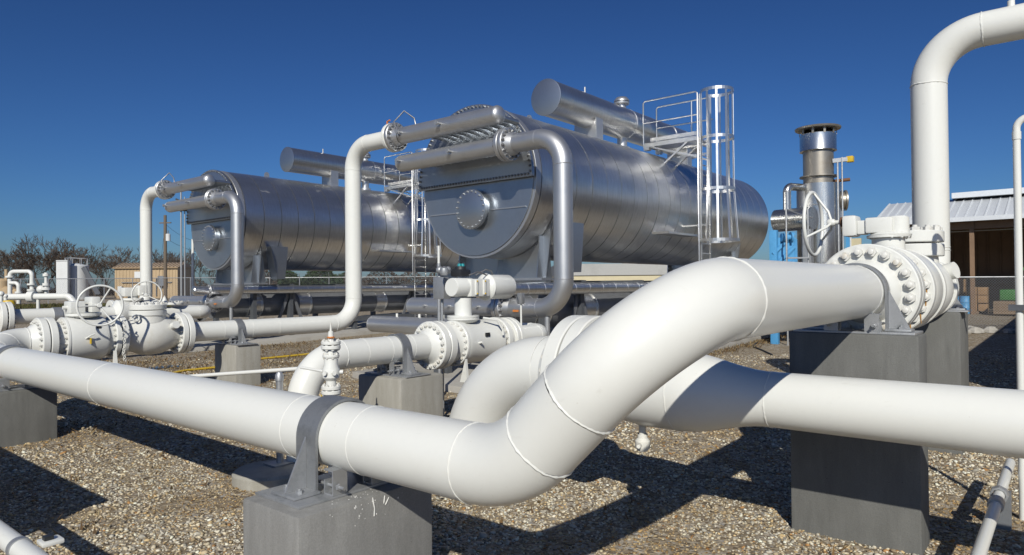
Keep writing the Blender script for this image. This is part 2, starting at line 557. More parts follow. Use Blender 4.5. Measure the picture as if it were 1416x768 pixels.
def clamp(x, y, z, r, axis, ztop, label, w=.2, t=.022, sgn=-1):
    """hold-down clamp over a pipe on a pier; axis 'x' or 'y' is the pipe's"""
    a = V((1, 0, 0)) if axis == 'x' else V((0, 1, 0))
    s = V((0, 1, 0)) if axis == 'x' else V((1, 0, 0))
    P = lambda sv, av, zv: V((x, y, 0)) + s * sv + a * av + V((0, 0, zv))
    T = thing('pipe_clamp', label, 'pipe clamp', (x, y, ztop), 'galvanised pipe clamps on the concrete piers')
    ro = r + .006
    outer = []; inner = []
    zf = ztop + .045
    pr = [(ro + t, zf)] + [((ro + t) * math.cos(b), z + (ro + t) * math.sin(b)) for b in np.linspace(0, math.pi, 25)] + [(-ro - t, zf)]
    pi = [(ro, zf)] + [(ro * math.cos(b), z + ro * math.sin(b)) for b in np.linspace(0, math.pi, 25)] + [(-ro, zf)]
    mb = MB(); m = len(pr)
    vs = [P(q[0], av, q[1]) for av in (-w / 2, w / 2) for q in pr] + [P(q[0], av, q[1]) for av in (-w / 2, w / 2) for q in pi]
    fs = []
    for i in range(m - 1):
        fs += [(i, i + 1, m + i + 1, m + i), (2 * m + i, 3 * m + i, 3 * m + i + 1, 2 * m + i + 1), (i, 2 * m + i, 2 * m + i + 1, i + 1), (m + i, m + i + 1, 3 * m + i + 1, 3 * m + i)]
    fs += [(0, m, 3 * m, 2 * m), (m - 1, 3 * m - 1, 4 * m - 1, 2 * m - 1)]
    part('strap', mb.add(vs, fs), 'galv_dark', T)
    q = [P(sv, av, ztop + .001) for sv, av in ((-ro - .27, -w / 2 - .16), (ro + .27, -w / 2 - .16), (ro + .27, w / 2 + .16), (-ro - .27, w / 2 + .16))]
    part('base_plate', MB().prism(q, (0, 0, .02)), 'galv', T, .004)
    for g in (-1, 1):
        q = [P(g * (ro - .0), -w / 2 - .03, ztop + .0235), P(g * (ro + .22), -w / 2 - .03, ztop + .0235), P(g * (ro + .22), w / 2 + .03, ztop + .0235), P(g * ro, w / 2 + .03, ztop + .0235)]
        ft = part('foot_plate', MB().prism(q, (0, 0, .022)), 'galv', T, .005)
        for av in (-.6, .6):
            inst('bolt', nut(.024, 'galv'), ft, P(g * (ro + .13), av * w / 2 * 1.1, ztop + .0455))
        q = [P(g * (ro + t + .001), -.008, ztop + .0465), P(g * (ro + .2), -.008, ztop + .0465), P(g * (ro + t + .001), -.008, z + .02)]
        part('gusset', MB().prism(q, a * .016), 'galv', T)
        # slide channel and its tie rod beside the strap
        av0 = sgn * (w / 2 + .045); av1 = sgn * (w / 2 + .155)
        c0 = g * (r * .55); 
        zc = z - math.sqrt(max(r * r - (r * .62) ** 2, .0001)) - .012
        zc = max(zc, ztop + .10)
        mb = MB()
        lo, hi = min(av0, av1), max(av0, av1)
        s0, s1 = g * r * .45, g * r * .95
        for (b0, b1, z0, z1, d0, d1) in ((s0, s1, ztop + .0225, ztop + .034, lo, hi), (s0, s1, ztop + .034, zc, lo, lo + .012), (s0, s1, ztop + .034, zc * .4 + .6 * ztop + .05, hi - .012, hi), (s0, s1, zc, zc + .012, lo, hi)):
            mb.prism([P(b0, d0, z0), P(b1, d0, z0), P(b1, d1, z0), P(b0, d1, z0)], (0, 0, z1 - z0))
        br = part('slide_channel', mb, 'galv', T)
        zr = ztop + .085
        rod = part('tie_rod', MB().cyl(P(g * r * .8, sgn * (w / 2 + .24), zr), P(g * r * .8, -sgn * (w / 2 + .12), zr), .013, n=10), 'galv', T)
        for av in (sgn * (w / 2 + .022), sgn * (w / 2 + .168)):
            inst('bolt', nut(.022, 'galv'), rod, P(g * r * .8, av, zr), a * sgn)
    return T


def handwheel(parent, c, axis, R, mat='white', dish=.07, rr=.017, spin=0):
    """rim at c, hub pushed along axis by dish; stem towards axis"""
    c = V(c); d, u, w = frame(axis)
    hw = part('handwheel', MB().torus(c, d, R, rr, 56, 12), mat, parent)
    h = c + d * dish
    for k in range(3):
        a = spin + k * 2 * math.pi / 3
        e = u * math.cos(a) + w * math.sin(a)
        part('spoke', MB().tube([h + e * .03, h + e * R * .35 - d * dish * .15, c + e * R], [.016, .015, .013], 10), mat, hw)
    part('hub', MB().lathe(h - d * .04, d, [(0, 0), (0, .035), (.015, .045), (.07, .045), (.085, .035), (.085, 0)], 18), mat, hw)
    return hw


# ------------------------------------------------------------------ ground and sky-wide setting
def ground():
    ds = [-400, -60, -20, -5, 0, 3, 5, 7.5, 9, 11, 12, 14, 16, 18, 20, 22, 25, 30, 35, 40, 45, 50, 55, 60, 70, 80, 110, 160, 300, 700, 1500, 4500]
    ls = [-4500, -900, -250, -80, -40, -25, -15, -10, -6, -3, 0, 3, 6, 10, 15, 25, 40, 80, 250, 900, 4500]
    fwd = V((.772, .636, 0)); lat = V((.636, -.772, 0))
    vs = [fwd * d + lat * l for d in ds for l in ls]
    vs = [(p.x, p.y, gz(p.x, p.y)) for p in vs]
    n = len(ls)
    fs = [(i * n + j, i * n + j + 1, (i + 1) * n + j + 1, (i + 1) * n + j) for i in range(len(ds) - 1) for j in range(n - 1)]
    solo('ground', MB().add(vs, fs), 'gravel', None, None, (0, 0, 0), kind='structure', ang=80)


ground()


def pebbles():
    """loose stones lying on the near ground, one mass of real geometry"""
    tmpl = []
    bm = bmesh.new(); bmesh.ops.create_icosphere(bm, subdivisions=1, radius=1)
    bv = np.array([v.co[:] for v in bm.verts]); bf = np.array([[v.index for v in f.verts] for f in bm.faces]); bm.free()
    for k in range(8):
        s = np.array([1, rng.uniform(.65, .95), rng.uniform(.4, .65)])
        q = bv * s * (1 + rng.normal(0, .12, (len(bv), 1)))
        tmpl.append(q)
    pts = []
    H = CAM_H
    # density falls with distance from the camera
    for (d0, d1, dens) in ((3.6, 6.5, 1150), (6.5, 9.5, 760), (9.5, 14, 330), (14, 20, 110)):
        wl = lambda d: d * .86
        area = (d1 - d0) * (wl(d0) + wl(d1))
        n = int(area * dens)
        d = rng.uniform(d0, d1, n); l = rng.uniform(-1, 1, n) * d * .86
        sz = rng.lognormal(math.log(.0140 if d1 < 10 else .0175), .36, n)
        pts.append(np.stack([.772 * d + .636 * l, .636 * d - .772 * l, sz], 1))
    P = np.concatenate(pts); n = len(P)
    pal = np.array([(.52, .47, .38), (.42, .35, .25), (.33, .26, .17), (.24, .19, .13), (.46, .44, .41), (.36, .35, .33), (.66, .63, .57), (.34, .19, .08), (.15, .135, .12), (.50, .38, .22)])
    ci = rng.choice(len(pal), n, p=[.17, .14, .10, .08, .17, .11, .12, .03, .03, .05])
    pal = pal * .93 + pal.mean(1, keepdims=True) * .07
    C = np.minimum(pal[ci] * rng.uniform(.85, 1.4, (n, 1)) * np.array([[1.05, 1.01, .88]]), .8)
    def vn(x, y, sc_):
        gx, gy = np.floor(x * sc_), np.floor(y * sc_); fx, fy = x * sc_ - gx, y * sc_ - gy
        h = lambda a, b: np.modf(np.abs(np.sin(a * 127.1 + b * 311.7) * 43758.5453))[0]
        fx, fy = fx * fx * (3 - 2 * fx), fy * fy * (3 - 2 * fy)
        return (h(gx, gy) * (1 - fx) + h(gx + 1, gy) * fx) * (1 - fy) + (h(gx, gy + 1) * (1 - fx) + h(gx + 1, gy + 1) * fx) * fy
    dn = .5 * vn(P[:, 0], P[:, 1], .9) + .3 * vn(P[:, 0] + 9, P[:, 1], 2.3) + .2 * vn(P[:, 0], P[:, 1] + 5, 5.5)
    dn = np.clip((dn - .48) / .2, 0, 1)[:, None]
    P[:, 2] *= (1 - .28 * dn[:, 0])
    C = C * (1 - dn) + C * np.array([[.74, .62, .45]]) * dn
    nv = len(bv); nf = len(bf)
    T = rng.integers(0, len(tmpl), n)
    th = rng.uniform(0, 2 * math.pi, n); c, s = np.cos(th), np.sin(th)
    tl = rng.normal(0, .25, n)
    base = np.stack(tmpl)[T] * P[:, 2][:, None, None]
    x = base[..., 0]; y = base[..., 1]; z = base[..., 2]
    z2 = z + x * tl[:, None]
    X = x * c[:, None] - y * s[:, None] + P[:, 0][:, None]
    Y = x * s[:, None] + y * c[:, None] + P[:, 1][:, None]
    dd = .772 * P[:, 0] + .636 * P[:, 1]
    gzv = np.interp(dd, [-100, 7.5, 12, 25, 55], [0, 0, .17, .45, 1.25])
    Z = z2 + (gzv + P[:, 2] * .22)[:, None]
    VV = np.stack([X, Y, Z], -1).reshape(-1, 3)
    FF = (bf[None] + (np.arange(n) * nv)[:, None, None]).reshape(-1, 3)
    me = bpy.data.meshes.new('gravel_stones')
    me.vertices.add(len(VV)); me.vertices.foreach_set('co', VV.ravel())
    me.loops.add(FF.size); me.loops.foreach_set('vertex_index', FF.ravel().astype(np.int32))
    me.polygons.add(len(FF)); me.polygons.foreach_set('loop_start', np.arange(0, FF.size, 3, dtype=np.int32))
    me.update(calc_edges=True)
    a = me.color_attributes.new('tint', 'FLOAT_COLOR', 'POINT')
    cc = np.concatenate([np.repeat(C, nv, 0), np.ones((n * nv, 1))], 1)
    a.data.foreach_set('color', cc.ravel().astype(np.float32))
    me.polygons.foreach_set('use_smooth', np.ones(len(FF), bool))
    me.materials.append(MAT['pebble'])
    o = bpy.data.objects.new('gravel_stones', me); col.objects.link(o)
    o['kind'] = 'stuff'; o['label'] = 'loose tan and grey gravel stones covering the ground under the pipes'


pebbles()


def grass_strip():
    """winter grass along the fence: a mass of blades on the ground"""
    n = 42000
    d = rng.uniform(40, 53, n); l = -(rng.uniform(.3, .95, n)) * d
    keep = rng.random(n) < .95
    d, l = d[keep], l[keep]; n = len(d)
    x = .772 * d + .636 * l; y = .636 * d - .772 * l
    z = np.interp(d, [12, 25, 55], [0, .45, 1.25])
    h = rng.uniform(.08, .24, n); th = rng.uniform(0, math.pi, n); w = .06
    lx = rng.normal(0, .06, n); ly = rng.normal(0, .06, n)
    VV = np.stack([np.stack([x - w * np.cos(th), y - w * np.sin(th), z], 1), np.stack([x + w * np.cos(th), y + w * np.sin(th), z], 1), np.stack([x + lx, y + ly, z + h], 1)], 1).reshape(-1, 3)
    me = bpy.data.meshes.new('grass')
    me.from_pydata(VV.tolist(), [], [(3 * i, 3 * i + 1, 3 * i + 2) for i in range(n)])
    a = me.color_attributes.new('tint', 'FLOAT_COLOR', 'POINT')
    C = np.where(rng.random((n, 1)) < .55, np.array([[.085, .095, .03]]), np.array([[.17, .135, .06]])) * rng.uniform(.6, 1.2, (n, 1))
    a.data.foreach_set('color', np.concatenate([np.repeat(C, 3, 0), np.ones((3 * n, 1))], 1).ravel().astype(np.float32))
    me.materials.append(MAT['blade'])
    o = bpy.data.objects.new('grass', me); col.objects.link(o)
    o['kind'] = 'stuff'; o['label'] = 'strip of short winter grass in front of the far left fence'


grass_strip()


def pad(x0, x1, y0, y1, dz, label_name):
    # sloping concrete apron following the ground, real kerb height
    vs = []
    for x in (x0, x1):
        for y in (y0, y1):
            z = gz(x, y); vs += [(x, y, z - .2), (x, y, z + dz)]
    o = MB().add(vs, [(0, 1, 3, 2), (4, 6, 7, 5), (0, 4, 5, 1), (2, 3, 7, 6), (0, 2, 6, 4), (1, 5, 7, 3)])
    solo(label_name, o, 'pad', None, None, (x0, y0, gz(x0, y0)), kind='structure', bevel=.02)


pad(10.2, 30, 8.5, 13.4, .14, 'concrete_pad')
pad(10.2, 30, 21.9, 27.2, .14, 'concrete_pad')

# ------------------------------------------------------------------ foreground offset pipe
RA = .254
AX, AZ = 3.246, 1.307
BY, BZ = 1.632, 2.351
T = thing('offset_pipe', 'large white foreground pipe that bends up in an offset towards the right', 'pipe', (AX, 4.4, 0))
run(T, [(3.99, 14.7, 1.5), (3.7, 14.7, 1.5), (AX, 14.05, AZ), (AX, BY + (BZ - AZ), AZ), (AX, BY, BZ), (7.56, BY, BZ)], RA, [.45, .5, .762, .765], 'white', 64, .0095)
for yb in (4.86, 4.014, 8.9):
    part('weld_bead', bead_mb((AX, yb, AZ), (0, 1, 0), RA, .005), 'white', T)
part('weld_bead', bead_mb((7.12, BY, BZ), (1, 0, 0), RA, .005), 'white', T)
flange(T, (7.64, BY, BZ), (1, 0, 0), .485, .15, RA, 20, .044, 'white', 'bolt_white', nuts=(-1,), rb=.405, n=72, hub=(.14, RA))
flange(T, (4.10, 14.7, 1.5), (1, 0, 0), .43, .12, RA, 20, .03, 'white', 'bolt_white', nuts=(-1,), hub=(.13, RA))

# piers
pier(2.62, 3.86, 4.03, 4.76, .9, 'concrete_mid', 'grey concrete pier with white paint drips under the foreground pipe clamp', .03)
pier(7.0, 7.43, 1.07, 2.2, 1.96, 'concrete_dark', 'tall dark concrete pier behind the lower white pipe on the right', .025)
pier(11.1, 12.0, 1.2, 2.08, 2.02, 'concrete_dark', 'dark concrete pier under the foot of the right riser behind the tall pier', .025)
pier(2.76, 3.72, 12.3, 13.1, .92, 'concrete_dark', 'dark concrete pier at the far left end of the foreground pipe', .025)
pier(6.5, 7.35, 7.42, 8.4, 1.12, 'concrete', 'pale concrete pier under the motor valve pipe behind the foreground pipe', .035)
pier(7.72, 8.32, 14.25, 15.2, 1.17, 'concrete', 'pale concrete pier in front of the bent white riser pipe on the left', .03)

clamp(AX, 4.46, AZ, RA, 'y', .9, 'weathered grey clamp over the foreground pipe on the nearest pier', .25)
clamp(7.24, BY, BZ, RA, 'x', 1.96, 'galvanised clamp under the raised pipe beside the big bolted flange', .12)
clamp(AX, 12.7, AZ, RA, 'y', .92, 'galvanised clamp on the far left pier under the foreground pipe', .2)
clamp(6.85, 7.9, 1.5, .203, 'x', 1.12, 'galvanised clamp on the pale pier beside the motor valve', .16)
clamp(7.98, 14.7, 1.5, .215, 'x', 1.17, 'galvanised clamp on the pale pier left of the bent white riser', .16)
clamp(11.34, BY, BZ, .246, 'x', 2.02, 'galvanised clamp half hidden behind the check valve below the right riser', .1)

# white paint drips on the nearest pier
T = thing('paint_drip', 'dried white paint drips down the face of the nearest pier', 'paint drips', (3.2, 4.03, .9))
for pts, rs in (([(3.245, 4.028, .885), (3.25, 4.026, .85), (3.262, 4.027, .80), (3.258, 4.028, .745)], [.004, .006, .004, .005]),
                ([(3.36, 4.028, .872), (3.352, 4.027, .83), (3.35, 4.028, .815)], [.004, .005, .003]),
                ([(3.40, 4.028, .85), (3.37, 4.027, .81), (3.365, 4.028, .80)], [.003, .005, .002])):
    part('drip', MB().tube(pts, rs, 6), 'paint_drip', T)
for k in range(46):
    xx = 3.08 + abs(random.gauss(0, .13)) * random.choice((-1, 1)) + random.uniform(0, .2)
    r0 = random.uniform(.002, .0065)
    if random.random() < .55: c = (xx, 4.03, .86 - random.random() ** 2 * .14); q = (1, .25, random.uniform(.8, 1.6))
    else: c = (xx, 4.06 + random.random() * .12, .9005); q = (1, 1.2, .2)
    part('speck', MB().sphere(c, r0, 8, 5, q), 'paint_drip', T)

# ------------------------------------------------------------------ raised train: ball valve, check valve, riser
T = thing('ball_valve', 'white ball valve with gear operator and handwheel beyond the big right flange', 'valve', (9.2, BY, gz(9.2, BY)))
flange(T, (7.80, BY, BZ), (1, 0, 0), .485, .15, RA, 0, 0, 'white', 'bolt_white', n=72)
X = lambda prof: MB().lathe((0, BY, BZ), (1, 0, 0), prof, 72)
part('neck', X([(7.95, .36), (8.2, .37), (8.45, .40)]), 'white', T)
flange(T, (8.45, BY, BZ), (1, 0, 0), .495, .14, .3, 20, .042, 'white', 'bolt_white', nuts=(-1,), rb=.42, n=72, name='body_flange')
part('body', X([(8.59, .44), (8.66, .475), (8.75, .49), (9.1, .49), (9.2, .475), (9.25, .44)]), 'white', T)
flange(T, (9.25, BY, BZ), (1, 0, 0), .495, .12, .3, 20, .04, 'white', 'bolt_white', nuts=(1,), rb=.42, name='body_flange')
part('neck', X([(9.37, .38), (9.5, .34)]), 'white', T)
flange(T, (9.48, BY, BZ), (1, 0, 0), .45, .11, .25, 0, 0, 'white', 'bolt_white')
SX = 8.78
part('stem_housing', MB().lathe((SX, BY, BZ + .4), (0, 0, 1), [(0, .17), (.2, .17), (.2, .22), (.23, .22)], 36), 'white', T)
gb = part('gear_operator', MB().lathe((SX, BY - .02, BZ + .605), (0, 0, 1), [(0, .21), (.03, .22), (.06, .17), (.07, 0)], 36), 'white', T)
ring(gb, (SX, BY - .02, BZ + .605), (0, 0, -1), .2, 12, .013, 'bolt_white')
part('gear_drum', MB().lathe((SX, BY - .1, BZ + .63), (0, 0, 1), [(0, .115), (.19, .115), (.21, .095), (.21, 0)], 32), 'white', gb)
part('gear_case', MB().box(SX - .15, SX + .1, BY - .07, BY + .21, BZ + .655, BZ + .835), 'white', gb, .025)
part('gear_case', MB().box(SX - .12, SX + .07, BY + .21, BY + .3, BZ + .65, BZ + .81), 'white', gb, .015)
part('input_box', MB().box(SX - .16, SX + .1, BY + .3, BY + .455, BZ + .63, BZ + .875), 'white', gb, .035)
WY, WX, WZ = BY + .80, SX - .04, BZ + .81
part('input_shaft', MB().cyl((WX, BY + .45, WZ), (WX, WY - .18, WZ), .026, n=14), 'white', gb)
part('shaft_collar', MB().cyl((WX, BY + .457, WZ), (WX, BY + .49, WZ), .06, n=18), 'rust', gb)
handwheel(T, (WX, WY, WZ), (0, -1, 0), .38, 'white', .2, .021, .5)

T = thing('check_valve', 'white swing check valve with bolted round bonnet below the right riser', 'valve', (10.3, BY, gz(10.3, BY)))
flange(T, (9.61, BY, BZ), (1, 0, 0), .45, .11, .25, 20, .036, 'white', 'bolt_white', nuts=(1,))
part('body', X([(9.72, .3), (9.8, .33), (10.0, .42), (10.3, .45), (10.6, .42), (10.82, .33), (10.95, .3)]), 'white', T)
part('bonnet_neck', MB().lathe((10.3, BY, BZ + .3), (0, 0, 1), [(0, .3), (.12, .29), (.15, .33)], 48), 'white', T)
flange(T, (10.3, BY, BZ + .42), (0, 0, 1), .36, .16, .01, 0, 0, 'white', 'bolt_white', name='bonnet_flange')
flange(T, (10.3, BY, BZ + .6), (0, 0, 1), .36, .15, .0, 12, .048, 'white', 'bolt_white', name='bonnet', nuts=(1,), rb=.29)
part('bonnet_boss', MB().cyl((10.5, BY - .3, BZ + .2), (10.45, BY - .46, BZ + .24), .11, n=24), 'white', T)
flange(T, (10.95, BY, BZ), (1, 0, 0), .42, .11, .22, 20, .036, 'white', 'bolt_white', nuts=(-1,), rb=.35)

CABLE = [(23.8, 8.4), (22.5, 8.15), (21.7, 7.9), (20.9, 7.33), (20.0, 6.75)]
RX = 11.85
T = thing('riser_pipe', 'tall white riser pipe bending off the top right of the frame', 'pipe', (RX, BY, gz(RX, BY)))
flange(T, (11.075, BY, BZ), (1, 0, 0), .42, .11, .22, 20, .034, 'white', 'bolt_white', nuts=(1,), rb=.35)
run(T, [(11.185, BY, BZ), (RX, BY, BZ), (RX, BY, 6.06), (RX, -2.6, 6.06), (RX, -2.6, .2)], .241, [.55, .68, .68], 'white', 44, .012)
part('weld_bead', bead_mb((RX, BY, 2.95), (0, 0, 1), .241, .008), 'white', T)
part('vent_plug', MB().cyl((RX, .62, 6.28), (RX, .62, 6.38), .045, n=12), 'white', T)

# ------------------------------------------------------------------ lower right pipe with reducer, big elbow to ground
CXx, CZ, CR, CB, CE = 6.1, 1.42, .2425, .381, 1.5
T = thing('reducer_pipe', 'white lower pipe with a reducer cone crossing in front of the tall pier', 'pipe', (CXx, 1, 0))
part('straight_pipe', MB().tube([(CXx, -2.2, CZ), (CXx, 2.06, CZ)], CR, 64, caps=False), 'white', T)
ease = [(2.06 + .86 * k / 12, CR + (CB - CR) * (.5 - .5 * math.cos(math.pi * k / 12))) for k in range(13)]
part('reducer', MB().lathe((CXx, 0, CZ), (0, 1, 0), ease, 64), 'white', T)
part('straight_pipe', MB().tube([(CXx, 2.92, CZ), (CXx, 3.3, CZ), (CXx, 3.7, CE)], CB, 64, caps=False), 'white', T)
flange(T, (CXx, 3.82, CE), (0, 1, 0), .62, .16, CB, 24, .04, 'white', 'bolt_white', nuts=(-1,), rb=.52, n=72, hub=(.13, CB))
part('weld_bead', bead_mb((CXx, 2.06, CZ), (0, 1, 0), CR, .008), 'white', T)
part('weld_bead', bead_mb((CXx, 2.92, CZ), (0, 1, 0), CB, .008), 'white', T)
part('elbow', MB().tube([(CXx, -2.2 - .6 * math.sin(a), CZ - .6 + .6 * math.cos(a)) for a in np.linspace(0, math.pi / 2, 14)] + [(CXx, -2.8, -.2)], CR, 40), 'white', T)

T = thing('ground_elbow_pipe', 'big white flanged elbow curving down into the gravel behind the foreground bend', 'pipe', (CXx, 5.6, 0))
flange(T, (CXx, 4.0, CE), (0, 1, 0), .62, .17, CB, 24, .04, 'white', 'bolt_white', nuts=(1,), rb=.53, n=72)
part('welding_neck', MB().lathe((CXx, 4.17, CE), (0, 1, 0), [(0, CB * 1.22), (.08, CB * 1.15), (.2, CB)], 64), 'white', T)
run(T, [(CXx, 4.37, CE), (CXx, 5.62, CE), (CXx, 5.62, -.3)], CB, 1.14, 'white', 64, .006)

# small fitting under the bend and its stub
T = thing('drain_fitting', 'small white drain cock hanging under the reducer pipe', 'pipe fitting', (6.1, 3.35, 1.0))
part('drain_pipe', MB().cyl((6.1, 3.35, 1.1), (6.1, 3.35, .93), .035, n=16), 'white_old', T)
part('drain_valve', MB().lathe((6.1, 3.35, .78), (0, 0, 1), [(0, 0), (0, .05), (.04, .075), (.1, .075), (.13, .05), (.17, .05)], 20), 'white_old', T)
part('drain_handle', MB().cyl((6.05, 3.35, .85), (5.93, 3.3, .86), .02, n=10), 'white_old', T)

# ------------------------------------------------------------------ motor valve train behind the foreground pipe
MY, MZ, MR = 7.9, 1.5, .203
T = thing('ground_riser_pipe', 'white pipe with elbow rising from the gravel towards the motor valve', 'pipe', (5.2, MY, 0))
run(T, [(5.2, MY, -.3), (5.2, MY, MZ), (7.38, MY, MZ)], MR, .61, 'white', 44, .009)
for xb in (6.18, 6.62, 7.06):
    part('weld_bead', bead_mb((xb, MY, MZ), (1, 0, 0), MR, .005), 'white', T)
part('collar_plate', MB().lathe((5.2, MY, .86), (0, 0, 1), [(0, .2), (0, .33), (.02, .33), (.02, .2)], 36), 'white_old', T)
part('yellow_tag', MB().lathe((5.33, MY - .3, 1.0), (.1, -1, .1), [(0, 0), (0, .055), (.006, .055), (.006, 0)], 18), 'yellow', T)
flange(T, (7.5, MY, MZ), (1, 0, 0), .385, .13, MR, 20, .03, 'white', 'bolt_white', nuts=(-1,), rb=.325, hub=(.13, MR, .29))

T = thing('motor_valve', 'white ball valve carrying a horizontal cylinder actuator in the middle', 'valve', (8.4, MY, gz(8.4, MY)))
flange(T, (7.645, MY, MZ), (1, 0, 0), .385, .14, MR, 0, 0, 'white', 'bolt_white')
Xm = lambda prof: MB().lathe((0, MY, MZ), (1, 0, 0), prof, 56)
part('neck', Xm([(7.785, .30), (7.95, .30), (8.02, .33)]), 'white', T)
flange(T, (8.02, MY, MZ), (1, 0, 0), .375, .06, .2, 20, .028, 'white', 'bolt_white', nuts=(-1,), rb=.325, name='body_flange')
part('body', Xm([(8.08, .37), (8.12, .375), (8.2, .36), (8.85, .36), (8.93, .375), (8.98, .37)]), 'white', T)
flange(T, (9.05, MY, MZ), (1, 0, 0), .385, .12, .2, 20, .028, 'white', 'bolt_white', nuts=(-1,), rb=.335, name='body_flange')
part('neck', Xm([(9.17, .33), (9.3, .31)]), 'white', T)
flange(T, (9.3, MY, MZ), (1, 0, 0), .37, .1, MR, 0, 0, 'white', 'bolt_white')
part('name_plate', MB().box(8.46, 8.56, MY - .37, MY - .345, MZ + .1, MZ + .16), 'black', T)
part('grease_fitting', MB().cyl((8.3, MY - .34, MZ + .0), (8.3, MY - .43, MZ + .02), .02, n=10), 'white', T)
part('lifting_foot', MB().prism([(8.02, MY - .3, MZ - .24), (8.02, MY - .18, MZ - .62), (8.02, MY - .34, MZ - .62)], (.05, 0, 0)), 'white', T)
part('stem_flange', MB().lathe((8.3, MY, MZ + .33), (0, 0, 1), [(0, .2), (.05, .27), (.075, .27), (.08, .26), (.09, .27), (.12, .27), (.12, .0)], 40), 'white', T)
ring(T, (8.3, MY, MZ + .38), (0, 0, -1), .23, 10, .018, 'bolt_white')
part('stem_housing', MB().lathe((8.3, MY, MZ + .44), (0, 0, 1), [(0, .15), (.02, .145), (.3, .145), (.3, 0)], 32), 'white', T)
ac = part('actuator', MB().lathe((0, MY - .02, 2.42), (1, 0, 0), [(8.0, 0), (8.0, .145), (8.02, .155), (8.46, .155)], 40), 'white', T)
part('yoke', MB().box(8.3, 8.78, MY - .19, MY + .15, 2.26, 2.56), 'white', ac, .03)
for xx in (8.42, 8.62):
    part('cover_strip', MB().box(xx - .03, xx + .03, MY - .215, MY - .185, 2.29, 2.54), 'white', ac, .01)
    for zz in (2.31, 2.52): inst('bolt', nut(.012, 'yellow'), ac, (xx, MY - .215, zz), (0, -1, 0))
part('spring_can', MB().lathe((0, MY - .02, 2.42), (1, 0, 0), [(8.76, .12), (8.8, .2), (8.85, .235), (8.87, .215), (9.42, .215), (9.45, .2), (9.45, 0)], 44), 'white', ac)
part('position_switch', MB().box(8.2, 8.46, MY - .04, MY + .2, 2.6, 2.72), 'black', ac, .03)
part('switch_cap', MB().lathe((8.33, MY + .08, 2.72), (0, 0, 1), [(0, 0), (0, .1), (.05, .09), (.06, 0)], 18), 'black', ac)
for dx in (-.03, .05): part('indicator', MB().lathe((8.33 + dx, MY + .08, 2.775), (0, 0, 1), [(0, 0), (0, .035), (.04, .03), (.05, 0)], 12), 'teal', ac)
part('tubing', MB().tube([(8.5, MY - .1, 2.62), (8.7, MY - .16, 2.72), (8.9, MY - .1, 2.70), (9.0, MY - .05, 2.64)], .012, 6), 'bolt', ac)
part('tubing', MB().tube([(8.3, MY - .14, 2.62), (8.45, MY - .2, 2.68), (8.68, MY - .2, 2.62)], .012, 6), 'bolt', ac)
part('regulator', MB().lathe((8.06, MY + .2, 2.62), (0, 0, 1), [(0, 0), (0, .06), (.06, .08), (.12, .07), (.16, 0)], 16), 'galv', ac)
part('hose', MB().tube([(8.55, MY - .22, 1.9), (8.75, MY - .36, 1.86), (8.85, MY - .4, 1.7), (8.86, MY - .4, 1.6)], .02, 8), 'white', T)

T = thing('junction_box', 'grey electrical junction box on a post left of the motor valve actuator', 'junction box', (8.35, MY + .55, gz(8.35, MY)))
part('post', MB().cyl((8.35, MY + .55, 0), (8.35, MY + .55, 2.25), .025, n=10), 'galv', T)
part('box', MB().box(8.24, 8.42, MY + .4, MY + .66, 2.22, 2.6), 'galv', T, .012)
part('conduit', MB().tube([(8.35, MY + .6, 2.6), (8.36, MY + .62, 2.7), (8.3, MY + .5, 2.72), (8.28, MY + .3, 2.68)], .03, 8), 'galv', T)
part('conduit_fitting', MB().sphere((8.3, MY + .55, 2.72), .07, 12, 8), 'galv', T)
part('conduit_fitting', MB().sphere((8.3, MY + .35, 2.72), .06, 12, 8), 'galv', T)
T = thing('conduit_post', 'tall galvanised conduit post left of the motor valve', 'post', (9.6, MY + 1.9, .1))
part('post', MB().cyl((9.6, MY + 1.9, 0), (9.6, MY + 1.9, 2.9), .038, n=12), 'galv', T)
part('white_post_cap', MB().cyl((9.6, MY + 1.9, 2.9), (9.6, MY + 1.9, 3.25), .026, n=12), 'white', T)

T = thing('outlet_pipe', 'short white pipe leaving the motor valve into an elbow under the silver header', 'pipe', (9.9, MY, 0))
flange(T, (9.41, MY, MZ), (1, 0, 0), .37, .1, MR, 20, .025, 'white', 'bolt_white', nuts=(1,))
run(T, [(9.51, MY, MZ), (10.55, MY, MZ), (10.55, MY + 1.1, MZ)], MR, .32, 'white', 40, .007)
part('gauge_stem', MB().cyl((9.85, MY, MZ + .2), (9.85, MY, MZ + .72), .018, n=8), 'white', T)
part('gauge_block', MB().box(9.8, 9.9, MY - .05, MY + .05, MZ + .6, MZ + .8), 'galv', T, .01)
part('pipe_stub', MB().cyl((10.55, MY + 1.1, MZ), (10.55, MY + 1.14, MZ), MR, n=40), 'white', T)

# relief stack
T = thing('relief_stack', 'small flanged white relief valve stack standing behind the foreground pipe', 'valve', (4.95, 6.91, 0))
rx, ry = 4.95, 6.91
part('inlet_pipe', MB().cyl((rx, ry, -.1), (rx, ry, 1.16), .042, n=18), 'white', T)
for z0, r0, h0 in ((1.16, .115, .045), (1.215, .115, .045), (1.60, .1, .035), (1.70, .115, .045), (1.755, .115, .04)):
    fl = part('flange', MB().lathe((rx, ry, z0), (0, 0, 1), [(0, 0), (0, r0 - .006), (.006, r0), (h0 - .006, r0), (h0, r0 - .006), (h0, 0)], 28), 'white', T)
    ring(fl, (rx, ry, z0 + h0), (0, 0, 1), r0 * .78, 8, .016, 'bolt_white')
    ring(fl, (rx, ry, z0), (0, 0, -1), r0 * .78, 8, .016, 'bolt_white')
part('body', MB().lathe((rx, ry, 1.26), (0, 0, 1), [(0, .06), (.06, .06), (.1, .1), (.2, .105), (.26, .08), (.34, .085), (.44, .07)], 28), 'white', T)
